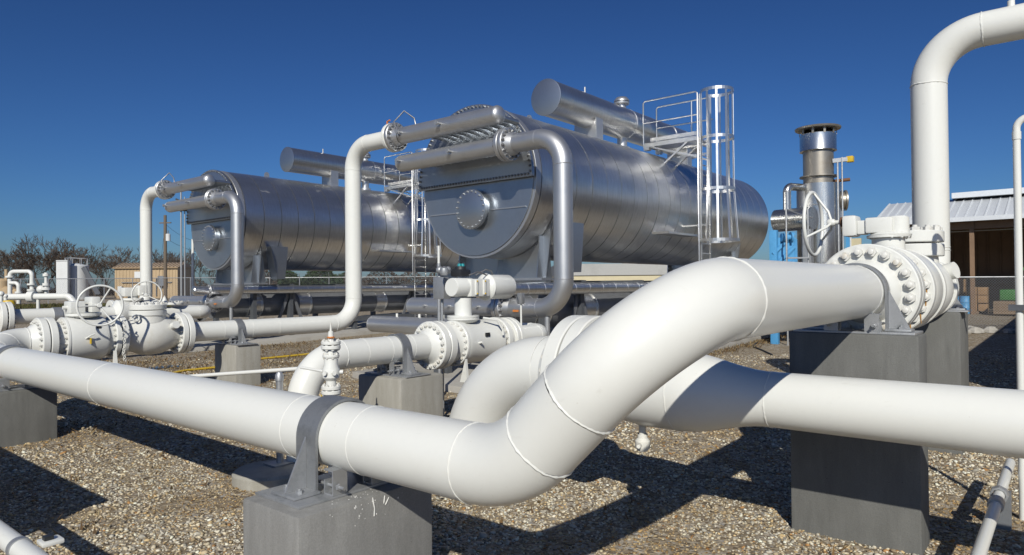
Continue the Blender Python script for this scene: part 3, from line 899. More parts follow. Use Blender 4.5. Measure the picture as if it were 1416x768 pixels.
part('bonnet_spindle', MB().lathe((rx, ry, 1.79), (0, 0, 1), [(0, .03), (.05, .018), (.06, .035), (.12, .03), (.13, .014), (.22, .01), (.22, 0)], 14), 'white_old', T)
part('tag_ring', MB().torus((rx, ry, 1.84), (0, 0, 1), .035, .012, 16, 6), 'orange', T)
for ang in (200, 250, 320, 20):
    a = R_(ang)
    part('plug', MB().cyl((rx + .08 * math.cos(a), ry + .08 * math.sin(a), 1.42), (rx + .14 * math.cos(a), ry + .14 * math.sin(a), 1.42), .026, n=12), 'white', T)
part('handle', MB().tube([(rx - .05, ry + .08, 1.43), (rx - .12, ry + .45, 1.46)], .018, 8), 'white', T)
part('pipe_collar', MB().torus((rx, ry, 1.0), (0, 0, 1), .045, .01, 20, 6), 'galv', T)

T = thing('post_on_footing', 'short galvanised post with domed cap on a round concrete footing', 'post', (4.78, 7.85, 0))
part('footing', MB().lathe((4.72, 7.82, -.1), (0, 0, 1), [(0, .48), (.24, .48), (.27, .45), (.27, 0)], 40), 'concrete', T)
part('base_plate', MB().box(4.74, 5.02, 7.8, 8.08, .172, .19), 'galv', T)
part('post', MB().lathe((4.9, 7.95, .19), (0, 0, 1), [(0, .045), (1.05, .045), (1.05, .055), (1.12, .055), (1.16, .035), (1.17, 0)], 20), 'galv', T)

# thin white pipe lying between
solo('drain_pipe', MB().cyl((5.0, 11.3, 1.0), (5.75, 8.7, 1.26), .03, n=12), 'white', 'thin white pipe running slightly uphill behind the foreground pipe', 'pipe', (5.0, 11.3, 1.0))

# ------------------------------------------------------------------ left valve train
LY, LZ, LR = 14.7, 1.5, .22
Xl = lambda prof: MB().lathe((0, LY, LZ), (1, 0, 0), prof, 56)
T = thing('geared_ball_valve', 'large white ball valve with round handwheel at the left', 'valve', (5.0, LY, gz(5, LY)))
flange(T, (4.235, LY, LZ), (1, 0, 0), .43, .12, .25, 20, .028, 'white', 'bolt_white', nuts=(1,))
part('neck', Xl([(4.355, .33), (4.5, .33)]), 'white', T)
flange(T, (4.5, LY, LZ), (1, 0, 0), .42, .05, .25, 20, .028, 'white', 'bolt_white', nuts=(-1,), name='body_flange')
part('body', Xl([(4.55, .41), (4.6, .42), (5.15, .42), (5.2, .40)]), 'white', T)
flange(T, (5.33, LY, LZ), (1, 0, 0), .42, .1, .25, 20, .028, 'white', 'bolt_white', nuts=(-1,), name='body_flange')
part('neck', Xl([(5.2, .36), (5.33, .34)]), 'white', T)
part('name_plate', MB().box(4.98, 5.06, LY - .375, LY - .36, LZ + .19, LZ + .24), 'black', T)
part('support_foot', MB().prism([(5.28, LY - .34, LZ - .25), (5.28, LY - .28, LZ - .72), (5.28, LY - .44, LZ - .72)], (.06, 0, 0)), 'white', T)
part('vent_hook', MB().tube([(4.78, LY - .42, LZ + .02), (4.84, LY - .5, LZ + .08), (4.9, LY - .5, LZ + .1)], .014, 8), 'white', T)
part('yellow_band', MB().box(4.84, 4.86, LY - .47, LY - .43, LZ - .08, LZ + .03), 'yellow', T)
part('stem_flange', MB().lathe((4.88, LY, LZ + .4), (0, 0, 1), [(0, .2), (.04, .3), (.09, .3), (.09, 0)], 36), 'white', T)
ring(T, (4.88, LY, LZ + .44), (0, 0, -1), .26, 10, .018, 'bolt_white')
gb = part('gear_operator', MB().box(4.6, 4.86, LY - .18, LY + .18, LZ + .49, LZ + .72), 'white', T, .03)
part('gear_case', MB().box(4.92, 5.08, LY - .3, LY + .1, LZ + .5, LZ + .8), 'white', gb, .035)
part('stop_screw', MB().cyl((4.6, LY, LZ + .6), (4.53, LY, LZ + .6), .035, n=12), 'white', gb)
part('input_shaft', MB().cyl((5.0, LY - .28, LZ + .64), (4.94, LY - .66, LZ + .64), .025, n=12), 'white', gb)
handwheel(T, (4.92, LY - .72, LZ + .64), (.2, 1, 0), .37, 'white', .1, .02, 1.0)
# chain hanging from the wheel
T = thing('chain', 'hanging steel chain beside the left ball valve', 'chain', (5.42, LY - .5, .7))
for k in range(15):
    part('link', MB().torus((5.41 + .01 * math.sin(k), LY - .52, LZ + .3 - k * .052), (1, .3, 0) if k % 2 else (.3, -1, 0), .026, .008, 10, 5), 'white_old', T)

T = thing('flat_check_valve', 'white check valve with broad bolted bonnet left of the bent white riser', 'valve', (6.1, LY, gz(6, LY)))
flange(T, (5.45, LY, LZ), (1, 0, 0), .43, .11, .25, 20, .028, 'white', 'bolt_white', nuts=(1,))
part('body', Xl([(5.56, .3), (5.75, .33), (5.9, .4), (6.1, .42), (6.3, .4), (6.45, .34), (6.55, .3), (6.6, .3)]), 'white_old', T)
part('bonnet_neck', MB().lathe((6.06, LY, LZ + .25), (0, 0, 1), [(0, .34), (.15, .33)], 40), 'white_old', T)
flange(T, (6.06, LY, LZ + .39), (0, 0, 1), .35, .11, .01, 0, 0, 'white', 'bolt_white', name='bonnet_flange')
flange(T, (6.06, LY, LZ + .51), (0, 0, 1), .35, .11, .0, 14, .035, 'white', 'bolt_white', name='bonnet', nuts=(1,), rb=.29)
part('side_boss', MB().cyl((6.42, LY - .34, LZ + .17), (6.42, LY - .48, LZ + .2), .075, n=20), 'white', T)
part('lifting_eye', MB().torus((5.72, LY - .28, LZ + .36), (0, -1, .2), .06, .018, 18, 8), 'white', T)
flange(T, (6.6, LY, LZ), (1, 0, 0), .43, .12, LR, 20, .03, 'white', 'bolt_white', nuts=(-1,))


# ------------------------------------------------------------------ the two heater vessels with everything on them
def lug(parent, x, y, z):
    q = [(x - .12, y, z - .08), (x + .12, y, z - .08), (x + .1, y, z + .12)] + [(x + .1 * math.cos(a), y, z + .12 + .1 * math.sin(a)) for a in np.linspace(.3, math.pi - .3, 7)] + [(x - .1, y, z + .12)]
    q = [(p[0], p[1] - .015, p[2]) for p in q]
    l = part('lifting_lug', MB().prism(q, (0, .03, 0)), 'silver', parent)
    return l


def heater(ox, oy, W):
    """one horizontal heater vessel; W = words that tell this one from the other"""
    ty, tz, TR, x0, x1 = 11.16 + oy, 4.945, 1.83, 12.25 + ox, 27.4 + ox
    T = thing('heater_vessel', W['vessel'], 'tank', (x0 + 7, ty, gz(x0 + 7, ty)))
    sh = part('shell', MB().lathe((0, ty, tz), (1, 0, 0), [(x0, TR - .03), (x1 + .05, TR - .03)], 96), 'darksteel', T)
    n = 21; w = (x1 - x0 - .18) / n
    for k in range(n):
        a = x0 + .18 + k * w; b = a + w
        dr = random.uniform(-.003, .003)
        part('cladding_sheet', MB().lathe((0, ty, tz), (1, 0, 0), [(a + .026, TR - .032), (a + .027, TR + dr), (b - .001, TR + dr), (b, TR - .032)], 112), 'clad', sh, ang=25)
    dome = [(x1, TR)] + [(x1 + .62 * math.sin(a), TR * math.cos(a) ** .8 if a < 1.56 else 0) for a in np.linspace(.08, math.pi / 2, 14)]
    dome[-1] = (x1 + .62, 0)
    part('rear_head', MB().lathe((0, ty, tz), (1, 0, 0), dome, 96), 'clad', T)
    rg = part('front_ring', MB().lathe((0, ty, tz), (1, 0, 0), [(x0 - .03, TR - .055), (x0 - .03, TR + .004), (x0 - .02, TR + .012), (x0 + .16, TR + .012), (x0 + .17, TR)], 112), 'silver', T)
    # lower front plate: a segment of the circle below the box
    zb = 4.895; hb = zb - tz
    aa = math.asin(hb / (TR - .06))
    seg = [(x0 - .06, ty + (TR - .06) * math.cos(a), tz + (TR - .06) * math.sin(a)) for a in np.linspace(math.pi - aa, 2 * math.pi + aa, 49)]
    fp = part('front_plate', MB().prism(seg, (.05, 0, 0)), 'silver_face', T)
    part('plate_rib', MB().box(x0 - .085, x0 - .06, ty - 1.56, ty - .5, 4.23, 4.255), 'silver', fp)
    part('plate_rib', MB().box(x0 - .085, x0 - .06, ty + .5, ty + 1.56, 4.23, 4.255), 'silver', fp)
    # upper tube sheet cover, proud of the plate
    Rc = TR + .02
    a0 = math.asin(hb / Rc)
    seg = [(x0 - .2, ty + Rc * math.cos(a), tz + Rc * math.sin(a)) for a in np.linspace(a0, math.pi - a0, 49)]
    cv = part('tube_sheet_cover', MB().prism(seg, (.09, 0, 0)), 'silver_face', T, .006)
    me = nut(.027, 'bolt')
    for k in range(38):
        inst('bolt', me, cv, (x0 - .2, ty - 1.74 + 3.48 * k / 37, zb + .055), (-1, 0, 0), random.random())
    for k in range(46):
        a = a0 + .06 + (math.pi - 2 * a0 - .12) * k / 45
        inst('bolt', me, cv, (x0 - .2, ty + (Rc - .05) * math.cos(a), tz + (Rc - .05) * math.sin(a)), (-1, 0, 0), random.random())
    # manway
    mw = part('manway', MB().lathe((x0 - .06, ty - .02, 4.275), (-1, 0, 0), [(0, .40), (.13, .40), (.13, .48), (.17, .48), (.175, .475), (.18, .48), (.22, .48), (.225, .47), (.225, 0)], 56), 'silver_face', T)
    ring(mw, (x0 - .285, ty - .02, 4.275), (-1, 0, 0), .435, 20, .02, 'galv')
    for xx in (x0 + 2.1, x0 + 12.9): lug(T, xx, ty, tz + TR)
    # saddles
    for xs in (x0 + .95, x0 + 12.9):
        arc = [(xs, ty + (TR + .01) * math.cos(a), tz + (TR + .01) * math.sin(a)) for a in np.linspace(math.pi * 1.5 - 1.0, math.pi * 1.5 + 1.0, 21)]
        poly = arc + [(xs, ty + 1.35, 2.62), (xs, ty - 1.35, 2.62)]
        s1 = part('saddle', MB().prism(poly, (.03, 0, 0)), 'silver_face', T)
        part('saddle_base', MB().box(xs - .3, xs + .33, ty - 1.45, ty + 1.45, 2.56, 2.618), 'silver', s1)
        for yy in (-1.3, 0, 1.3):
            zt = tz - math.sqrt((TR + .02) ** 2 - yy * yy) if abs(yy) < TR else tz
            poly = [(xs - .28, ty + yy, 2.62), (xs + .31, ty + yy, 2.62), (xs + .2, ty + yy, zt), (xs - .17, ty + yy, zt)]
            part('saddle_web', MB().prism(poly, (0, .03, 0)), 'silver_face', s1)
    # tall side bracket on the near flank
    for xs in (x0 + 1.5,):
        poly = [(xs - .35, ty - TR - .03, 3.95), (xs + .35, ty - TR - .03, 3.95), (xs + .22, ty - TR - .03, 2.75), (xs - .1, ty - TR - .03, 2.75)]
        part('side_bracket', MB().prism(poly, (0, .45, 0)), 'silver_face', T)
    # ledge on the flank below the ladder
    part('ledge', MB().box(18.3 + ox, 20.3 + ox, ty - TR - .22, ty - TR * .8, 3.92, 3.99), 'alu', T)

    # --- firebox duct and its stand below
    T = thing('burner_duct', W['duct'], 'duct', (15 + ox, ty - .9, gz(15 + ox, ty)))
    dy, dz, dr = ty - .95, 1.80, .43
    part('duct_body', MB().lathe((0, dy, dz), (1, 0, 0), [(11.6 + ox, 0), (11.6 + ox, dr), (25 + ox, dr), (25 + ox, 0)], 40), 'greysteel', T)
    for xr in (13.3, 15.4, 19.2, 22.4):
        part('flange_rim', MB().lathe((0, dy, dz), (1, 0, 0), [(xr - .5 + ox, dr + .005), (xr - .5 + ox, dr + .02), (xr + ox, dr + .02), (xr + ox, dr + .05), (xr + .05 + ox, dr + .05), (xr + .05 + ox, dr + .004)], 40), 'alu', T)
    for xs in (12.9, 14.4, 17.4, 20.6, 24.0):
        g0 = gz(xs + ox, dy) + .13
        mb = MB()
        mb.bar((xs + ox, dy - .55, g0), (xs + ox, dy - .55, 2.56), .22, .14, (1, 0, 0))
        part('stand_leg', mb, 'darksteel', T)
        part('stand_leg', MB().bar((xs + ox, dy + 2.2, g0), (xs + ox, dy + 2.2, 2.56), .22, .14, (1, 0, 0)), 'darksteel', T)
        part('cross_beam', MB().box(xs + ox - .1, xs + ox + .1, dy - .7, dy + 2.4, 2.43, 2.555), 'darksteel', T)
        if xs in (14.4, 20.6):
            for s in (-1, 1):
                part('brace', MB().bar((xs + ox, dy - .56, 2.4), (xs + ox + s * .75, dy - .56, g0), .12, .05, (0, 1, 0)), 'greysteel', T)
    part('skid_beam', MB().box(11.7 + ox, 25.4 + ox, dy - .72, dy - .5, 1.02, 1.22), 'darksteel', T)

    # --- thin insulated line beside the vessel
    T = thing('insulated_line', W['line'], 'pipe', (14 + ox, ty - 1.3, 2.3))
    ly = ty - 1.75
    xs = 10.6 + ox; k = 0
    while xs < 26 + ox:
        w = .62
        part('jacket_sheet', MB().lathe((0, ly, 2.36), (1, 0, 0), [(xs, .13), (xs + .008, .148), (xs + w - .008, .145), (xs + w, .13)], 28), 'clad', T)
        xs += w; k += 1
    part('jacket_cap', MB().lathe((0, ly, 2.36), (1, 0, 0), [(10.56 + ox, 0), (10.57 + ox, .11), (10.6 + ox, .135)], 28), 'clad', T)
    flange(T, (11.1 + ox, ly, 2.36), (1, 0, 0), .2, .05, .14, 10, .018, 'silver', 'bolt', nuts=(-1,))

    # --- headers on the front
    hx, hz = 11.26 + ox, 6.16
    T = thing('upper_header', W['up'], 'header pipe', (hx, 11.2 + oy, hz))
    run(T, [(hx, 9.62 + oy, hz), (hx, 12.72 + oy, hz)], .203, .3, 'silver', 40, .007, start='dome')
    flange(T, (hx, 12.92 + oy, hz), (0, 1, 0), .36, .1, .2, 16, .032, 'silver', 'bolt', nuts=(-1,), hub=(.18, .203))
    for k in range(10):
        yy = 9.75 + oy + k * .27
        part('nozzle', MB().tube([(hx + .12, yy, hz), (x0 - .19, yy, hz)], .07, 18, caps=False), 'silver_face', T)
    for yy in (11.2, 12.55):
        gv = part('vent_valve', MB().cyl((hx - .18, yy + oy, hz + .02), (hx - .32, yy + oy, hz + .02), .03, n=12), 'galv', T)
        part('vent_cap', MB().cyl((hx - .32, yy + oy, hz + .02), (hx - .36, yy + oy, hz + .02), .055, n=16), 'galv', gv)
    part('sample_tube', MB().tube([(hx - .2, 12.62 + oy, hz - .05), (hx - .26, 12.75 + oy, hz + .3), (hx, 12.66 + oy, hz + .6), (hx, 12.3 + oy, hz + .36), (hx, 12.25 + oy, hz + .2)], .018, 8), 'bolt', T)
    lx, lz = 11.4 + ox, 5.51
    T = thing('lower_header', W['lo'], 'header pipe', (lx, 11.2 + oy, lz))
    run(T, [(lx, 12.92 + oy, lz), (lx, 9.72 + oy, lz)], .203, .3, 'silver', 40, .007, start='dome')
    flange(T, (lx, 9.6 + oy, lz), (0, -1, 0), .36, .1, .2, 16, .032, 'silver', 'bolt', nuts=(-1,), hub=(.15, .203))
    for k in range(10):
        yy = 9.95 + oy + k * .27
        part('nozzle', MB().tube([(lx + .12, yy, lz), (x0 - .19, yy, lz)], .07, 18, caps=False), 'silver_face', T)
    for yy in (11.0, 12.75):
        gv = part('vent_valve', MB().cyl((lx - .18, yy + oy, lz + .02), (lx - .3, yy + oy, lz + .02), .028, n=12), 'galv', T)
        part('vent_cap', MB().cyl((lx - .3, yy + oy, lz + .02), (lx - .34, yy + oy, lz + .02), .05, n=16), 'galv', gv)
    # --- silver downcomer and its bottom collector
    T = thing('downcomer_pipe', W['down'], 'pipe', (lx, 8.05 + oy, gz(lx, 8 + oy)))
    flange(T, (lx, 9.48 + oy, lz), (0, -1, 0), .36, .1, .2, 16, .032, 'silver', 'bolt', nuts=(1,))
    part('welding_neck', MB().lathe((lx, 9.38 + oy, lz), (0, -1, 0), [(0, .27), (.06, .25), (.15, .205)], 40), 'silver', T)
    run(T, [(lx, 9.24 + oy, lz), (lx, 8.02 + oy, lz), (lx, 8.02 + oy, 1.96), (lx, 9.35 + oy, 1.96)], .203, .61, 'silver', 44, .009)
    flange(T, (lx, 9.5 + oy, 1.96), (0, 1, 0), .36, .1, .2, 16, .032, 'silver', 'bolt', nuts=(-1,), hub=(.15, .203))
    g0 = gz(lx, 8 + oy)
    part('leg', MB().cyl((lx, 8.45 + oy, g0 - .1), (lx, 8.45 + oy, 1.8), .06, n=14), 'galv', T)
    part('marker', MB().box(lx - .215, lx - .2, 9.05 + oy, 9.2 + oy, 1.88, 1.92), 'orange', T)
    T = thing('bottom_collector', W['coll'], 'header pipe', (lx, 11.2 + oy, g0))
    flange(T, (lx, 9.62 + oy, 1.96), (0, 1, 0), .36, .1, .2, 16, .032, 'silver', 'bolt', nuts=(1,))
    run(T, [(lx, 9.72 + oy, 1.96), (lx, 12.55 + oy, 1.96)], .203, .3, 'silver', 40, .006, end='dome')
    for yy in (10.2, 11.1, 11.9):
        part('drain_plug', MB().cyl((lx - .19, yy + oy, 1.98), (lx - .27, yy + oy, 1.98), .03, n=10), 'galv', T)
    part('support', MB().box(lx - .08, lx + .08, 11.3 + oy, 11.45 + oy, g0 - .1, 1.78), 'darksteel', T)
    T = thing('lower_collector', W['coll2'], 'header pipe', (lx - .3, 12 + oy, g0))
    run(T, [(lx - .3, 13.7 + oy, 1.50), (lx - .3, 9.9 + oy, 1.50)], .203, .3, 'silver', 40, .006, start='dome')
    for yy in (11.2, 12.0, 12.8):
        part('drain_plug', MB().cyl((lx - .3, yy + oy, 1.69), (lx - .3, yy + oy, 1.78), .03, n=10), 'white', T)
    part('support', MB().box(lx - .38, lx - .22, 11.3 + oy, 11.45 + oy, g0 - .1, 1.32), 'darksteel', T)

    # --- drum on top
    ddy, ddz, ddr = ty, 7.62, .495
    T = thing('surge_drum', W['drum'], 'drum', (19 + ox, ddy, 6.66))
    xa, xb = 15.1 + ox * 1.6, 24.2 + ox
    part('drum_shell', MB().lathe((0, ddy, ddz), (1, 0, 0), [(xa, ddr)] + [(xb, ddr)] + [(xb + .25 * math.sin(a), ddr * math.cos(a)) for a in np.linspace(.1, math.pi / 2 - .01, 7)] + [(xb + .25, 0)], 64), 'clad', T)
    for k in (4.2, 7):
        xr = xa + (xb - xa) * k / 9
        part('jacket_band', MB().lathe((0, ddy, ddz), (1, 0, 0), [(xr - .02, ddr), (xr - .018, ddr + .005), (xr + .018, ddr + .005), (xr + .02, ddr)], 64), 'clad', T)
    part('end_plate', MB().lathe((xa, ddy, ddz), (-1, 0, 0), [(-.02, ddr), (-.02, ddr + .012), (.012, ddr + .012), (.02, ddr - .01), (.02, 0)], 64), 'silver_face', T)
    for xs in (17.1 + ox * 1.4, 23.2 + ox):
        poly = [(xs, ddy - .42, 6.6), (xs, ddy + .42, 6.6), (xs, ddy + .42, 7.35)] + [(xs, ddy + .42 * math.cos(a), ddz - .005 + (ddr) * -math.sin(a) * 1.0 - .0) for a in np.linspace(.6, math.pi - .6, 9)] + [(xs, ddy - .42, 7.35)]
        s1 = part('drum_saddle', MB().prism(poly, (.03, 0, 0)), 'silver', T)
        part('saddle_plate', MB().box(xs - .15, xs + .22, ddy - .45, ddy - .42, 6.45, 7.35), 'silver', s1)
    part('nozzle', MB().lathe((19.2 + ox, ddy, 6.55), (0, 0, 1), [(.1, .16), (.22, .16), (.22, .24), (.3, .24), (.3, .16), (.65, .16)], 28), 'silver', T)
    part('vent_hood', MB().lathe((19.2 + ox, ddy, ddz + ddr - .04), (0, 0, 1), [(0, .14), (.16, .14), (.16, .24), (.2, .25), (.22, .25), (.22, .17), (.25, .17), (.25, .25), (.3, .24), (.38, .17), (.42, 0)], 32), 'silver', T)
    part('level_tap', MB().cyl((16.9 + ox, ddy - .1, ddz + ddr - .02), (16.9 + ox, ddy - .1, ddz + ddr + .16), .03, n=10), 'silver', T)

    # --- platform, railings, caged ladder
    px0, px1, py0, py1, pz = 19.5 + ox * 2.2, 20.4 + ox * 2.2, 8.72 + oy, 10.55 + oy, 6.85
    T = thing('access_platform', W['plat'], 'platform', (px0, py0, pz))
    part('toe_board', MB().box(px0 - .03, px0, py0, py1, pz - .06, pz + .07), 'alu', T)
    part('toe_board', MB().box(px0 - .012, px0 - .002, py0, py1 - .25, pz + .1, pz + .22), 'alu', T)
    part('toe_board', MB().box(px1, px1 + .03, py0, py1, pz - .06, pz + .12), 'alu', T)
    dk = part('deck', MB().box(px0, px1, py0, py1, pz - .02, pz + .015), 'alu', T)
    for k in range(12):
        yy = py0 + .06 + (py1 - py0 - .12) * k / 11
        part('grating_bar', MB().box(px0 + .01, px1 - .01, yy - .03, yy + .03, pz + .018, pz + .035), 'alu', dk)
    rr = .024
    tr = part('railing', MB().tube([(px0, py1 - .0, pz), (px0, py1, pz + 1.36), (px0, py1 - .06, pz + 1.42), (px0, py0 + .06, pz + 1.42), (px0, py0, pz + 1.38), (px0, py0, 2.9)], rr, 10), 'alu', T)
    part('mid_rail', MB().cyl((px0, py1, pz + .72), (px0, py0, pz + .72), rr * .9, n=10), 'alu', tr)
    tr = part('railing', MB().tube([(px1, py1 + .0, pz), (px1, py1, pz + 1.36), (px1, py1 - .06, pz + 1.42), (px1, py0 - .1, pz + 1.42)], rr, 10), 'alu', T)
    part('mid_rail', MB().cyl((px1, py1, pz + .72), (px1, py0 - .1, pz + .72), rr * .9, n=10), 'alu', tr)
    part('rail_post', MB().cyl((px1, py0 + .6, pz), (px1, py0 + .6, pz + 1.42), rr, n=10), 'alu', tr)
    for xx in (px0 + .05, px1 - .05):
        part('strut', MB().bar((xx, py0 + .35, pz - .05), (xx, ty - TR * .72, tz + TR * .70), .07, .05), 'alu', T)
        part('strut', MB().bar((xx, py0 + .02, pz - .55), (xx, ty - .75, pz - .02), .05, .05), 'alu', T)
        part('foot', MB().box(xx - .09, xx + .09, py1 - .2, py1 - .02, tz + TR * .96, pz - .02), 'alu', T)
    cx, cy, cr = (px0 + px1) / 2 + .06, py0 - .40, .49
    T = thing('caged_ladder', W['lad'], 'ladder', (cx, py0 - .05, 2.9))
    sx0, sx1, sy = px0 + .08, px1 - .18, py0 - .04
    bz = gz(cx, cy)
    for xx in (sx0, sx1): part('stringer', MB().bar((xx, sy, bz + .1), (xx, sy, pz + 1.35), .02, .055, (0, 1, 0)), 'alu', T)
    z = bz + .3
    while z < pz + .1:
        part('rung', MB().cyl((sx0, sy, z), (sx1, sy, z), .016, n=8), 'alu', T); z += .3
    for z, rc in ((pz + 1.45, cr), (pz + .02, cr), (pz - 1.55, cr + .01), (pz - 3.1, cr + .12)):
        pts = [(cx + rc * math.cos(a), cy + rc * math.sin(a), z) for a in np.linspace(math.pi / 2 + .55, math.pi * 2.5 - .55, 28)]
        mb = MB()
        for p, q in zip(pts, pts[1:]): mb.bar(p, q, .014, .09, (0, 0, 1))
        part('cage_hoop', mb, 'alu', T)
    for k in range(9):
        a = math.pi / 2 + .75 + (2 * math.pi - 1.5) * k / 8
        pts = [(cx + rc * math.cos(a) * .985, cy + rc * math.sin(a) * .985, z) for z, rc in ((pz - 3.1, cr + .12), (pz - 1.55, cr + .01), (pz + .02, cr), (pz + 1.45, cr))]
        mb = MB()
        for p, q in zip(pts, pts[1:]): mb.bar(p, q, .062, .014, (math.cos(a), math.sin(a), 0))
        part('cage_bar', mb, 'alu', T)
    for z in (pz - 2.6, pz - .4):
        part('standoff', MB().bar((cx, sy, z), (cx, ty - TR * .98 + abs(z - tz) * .18, z), .05, .05), 'alu', T)


heater(0, 0, dict(
    vessel='big aluminium clad horizontal heater tank in the centre with round manway', duct='grey burner duct on dark legs under the central tank',
    line='thin jacketed line running along the side of the central tank', up='upper silver header pipe with rounded cap on the central tank front',
    lo='lower silver header pipe with row of nozzles on the central tank front', down='silver downcomer pipe in front of the central tank',
    coll='silver collector pipe with flange behind the motor valve actuator', coll2='lower grey collector pipe half hidden behind the motor valve',
    drum='silver drum with flat round end on saddles above the central tank', plat='aluminium railed platform on top of the central tank', lad='aluminium caged ladder on the near side of the central tank'))
heater(.25, 13.35, dict(
    vessel='farther aluminium clad horizontal heater tank on the left behind the white riser', duct='grey burner duct with bright rims under the left tank',
    line='thin jacketed line along the side of the left tank', up='upper silver header pipe with round cap on the left tank front',
    lo='lower silver header pipe with row of nozzles on the left tank front', down='silver downcomer pipe in front of the left tank',
    coll='grey collector pipe with rounded end below the left tank front', coll2='second grey collector pipe low below the left tank',
    drum='silver drum on saddles above the left tank, behind the white riser', plat='aluminium platform between the two tanks on the left tank', lad='caged ladder between the two tanks, left of the central tank face'))

# white risers feeding the upper headers
T = thing('feed_riser', 'white pipe rising and bending into the upper header of the central tank', 'pipe', (11.26, 14.75, gz(11.26, 14.75)))
flange(T, (6.735, LY, LZ), (1, 0, 0), .43, .12, LR, 20, .03, 'white', 'bolt_white', nuts=(1,))
run(T, [(6.85, LY, LZ), (11.26, LY, LZ), (11.26, LY, 6.16), (11.26, 13.14, 6.16)], .213, [.64, .64], 'white', 44, .01)
for xb in (7.62, 8.3, 8.98): part('weld_bead', bead_mb((xb, LY, LZ), (1, 0, 0), .213, .006), 'white', T)
flange(T, (11.26, 13.14, 6.16), (0, -1, 0), .36, .1, .2, 16, .03, 'white', 'bolt_white', nuts=(-1,))
part('vent_valve', MB().tube([(11.26, 13.3, 6.36), (11.26, 13.3, 6.6), (11.26, 13.2, 6.62)], .022, 8), 'orange', T)
T = thing('feed_riser', 'farthest left white pipe rising and bending into the left tank header', 'pipe', (11.5, 28.1, gz(11.5, 28.1)))
run(T, [(10.3, 28.05, 1.62), (11.51, 28.05, 1.62), (11.51, 28.05, 6.16), (11.51, 26.49, 6.16)], .213, [.64, .64], 'white', 44, .01)
flange(T, (11.51, 26.49, 6.16), (0, -1, 0), .36, .1, .2, 16, .03, 'white', 'bolt_white', nuts=(-1,))
flange(T, (10.3, 28.05, 1.62), (-1, 0, 0), .40, .12, .2, 20, .03, 'white', 'bolt_white', nuts=(-1,))

# outlet train of the left tank, seen between the wheels
QY, QZ = 21.25, 1.74
T = thing('outlet_train_pipe', 'white pipe with grey band behind the left ball valve', 'pipe', (6, QY, gz(6, QY)))
run(T, [(3.6, QY, QZ), (7.8, QY, QZ)], .2, .4, 'white', 36, .006)
flange(T, (5.25, QY, QZ), (1, 0, 0), .40, .12, .2, 20, .028, 'white', 'bolt_white', nuts=(1, -1))
flange(T, (5.10, QY, QZ), (1, 0, 0), .40, .12, .2, 0, 0, 'white', 'bolt_white')
part('band', MB().lathe((6.3, QY, QZ), (1, 0, 0), [(0, .2), (0, .222), (.2, .222), (.2, .2)], 32), 'galv', T)
part('pipe_leg', MB().box(6.3, 6.5, QY - .1, QY + .1, .2, QZ - .2), 'darksteel', T)
T = thing('far_ball_valve', 'smaller looking white valve with handwheel behind the check valve', 'valve', (8.4, QY, gz(8.4, QY)))
part('body', MB().lathe((0, QY, QZ), (1, 0, 0), [(7.8, .2), (7.9, .38), (8.0, .38), (8.05, .36), (8.8, .36), (8.85, .38), (8.95, .38), (9.1, .2)], 44), 'white', T)
part('stem_flange', MB().lathe((8.35, QY, QZ + .33), (0, 0, 1), [(0, .2), (.04, .28), (.1, .28), (.1, .14), (.2, .14)], 30), 'white', T)
gb = part('gear_operator', MB().box(8.05, 8.4, QY - .18, QY + .18, QZ + .48, QZ + .74), 'white', T, .03)
part('gear_case', MB().box(8.4, 8.66, QY - .3, QY + .1, QZ + .5, QZ + .8), 'white', gb, .03)
part('input_shaft', MB().cyl((8.5, QY - .3, QZ + .56), (8.46, QY - .62, QZ + .52), .025, n=10), 'white', gb)
handwheel(T, (8.45, QY - .7, QZ + .52), (.2, 1, 0), .39, 'white', .1, .02, .5)
T = thing('outlet_elbow', 'white elbow with small bolted flange under the left silver downcomer', 'pipe', (9.8, QY - .6, gz(9.8, QY)))
run(T, [(9.1, QY, QZ - .05), (10.6, QY, QZ - .05), (10.6, QY + 1.2, QZ - .05)], .2, .35, 'white', 36, .006)
flange(T, (9.5, QY, QZ + .2), (0, 0, 1), .3, .08, .1, 14, .025, 'white', 'bolt_white', nuts=(1,))
part('cone', MB().lathe((9.2, QY - .1, QZ + .2), (0, 0, 1), [(0, .12), (.2, .05), (.3, 0)], 16), 'white', T)

# ------------------------------------------------------------------ small lines near the frame edges
T = thing('thin_vent_pipe', 'thin white vertical vent pipe at the right edge', 'pipe', (8.72, .43, 0))
run(T, [(8.72, .43, 0), (8.72, .43, 4.12), (8.72, -.9, 4.12)], .034, .11, 'white', 18, 0)
part('bracket', MB().box(8.66, 8.74, -.2, .52, 2.14, 2.2), 'darksteel', T)
part('coupling', MB().cyl((8.72, .43, 3.9), (8.72, .43, 3.98), .04, n=18), 'white', T)
T = thing('ground_line', 'small white pipe near the ground at the lower right corner', 'pipe', (7, .45, .2))
part('straight_pipe', MB().cyl((4.2, .57, .42), (9.4, .57, .42), .047, n=20), 'white', T)
part('coupling', MB().cyl((7.5, .57, .42), (7.66, .57, .42), .064, n=20), 'galv', T)
part('union', MB().lathe((7.9, .57, .42), (1, 0, 0), [(0, .055), (0, .075), (.08, .078), (.08, .055)], 8), 'galv', T)
part('pipe_foot', MB().box(8.25, 8.33, .5, .64, 0, .372), 'galv_dark', T)
T = thing('corner_line', 'small white pipe with metal band at the bottom left corner', 'pipe', (1.3, 5.2, 0))
run(T, [(1.33, 9.5, .84), (1.33, 2.4, .84), (1.33, 2.4, 0)], .062, .2, 'white', 24, 0)
part('band', MB().lathe((1.33, 5.05, .84), (0, 1, 0), [(0, .062), (0, .07), (.05, .07), (.05, .062)], 24), 'galv', T)
part('stanchion', MB().box(1.29, 1.37, 6.2, 6.3, 0, .79), 'galv', T)
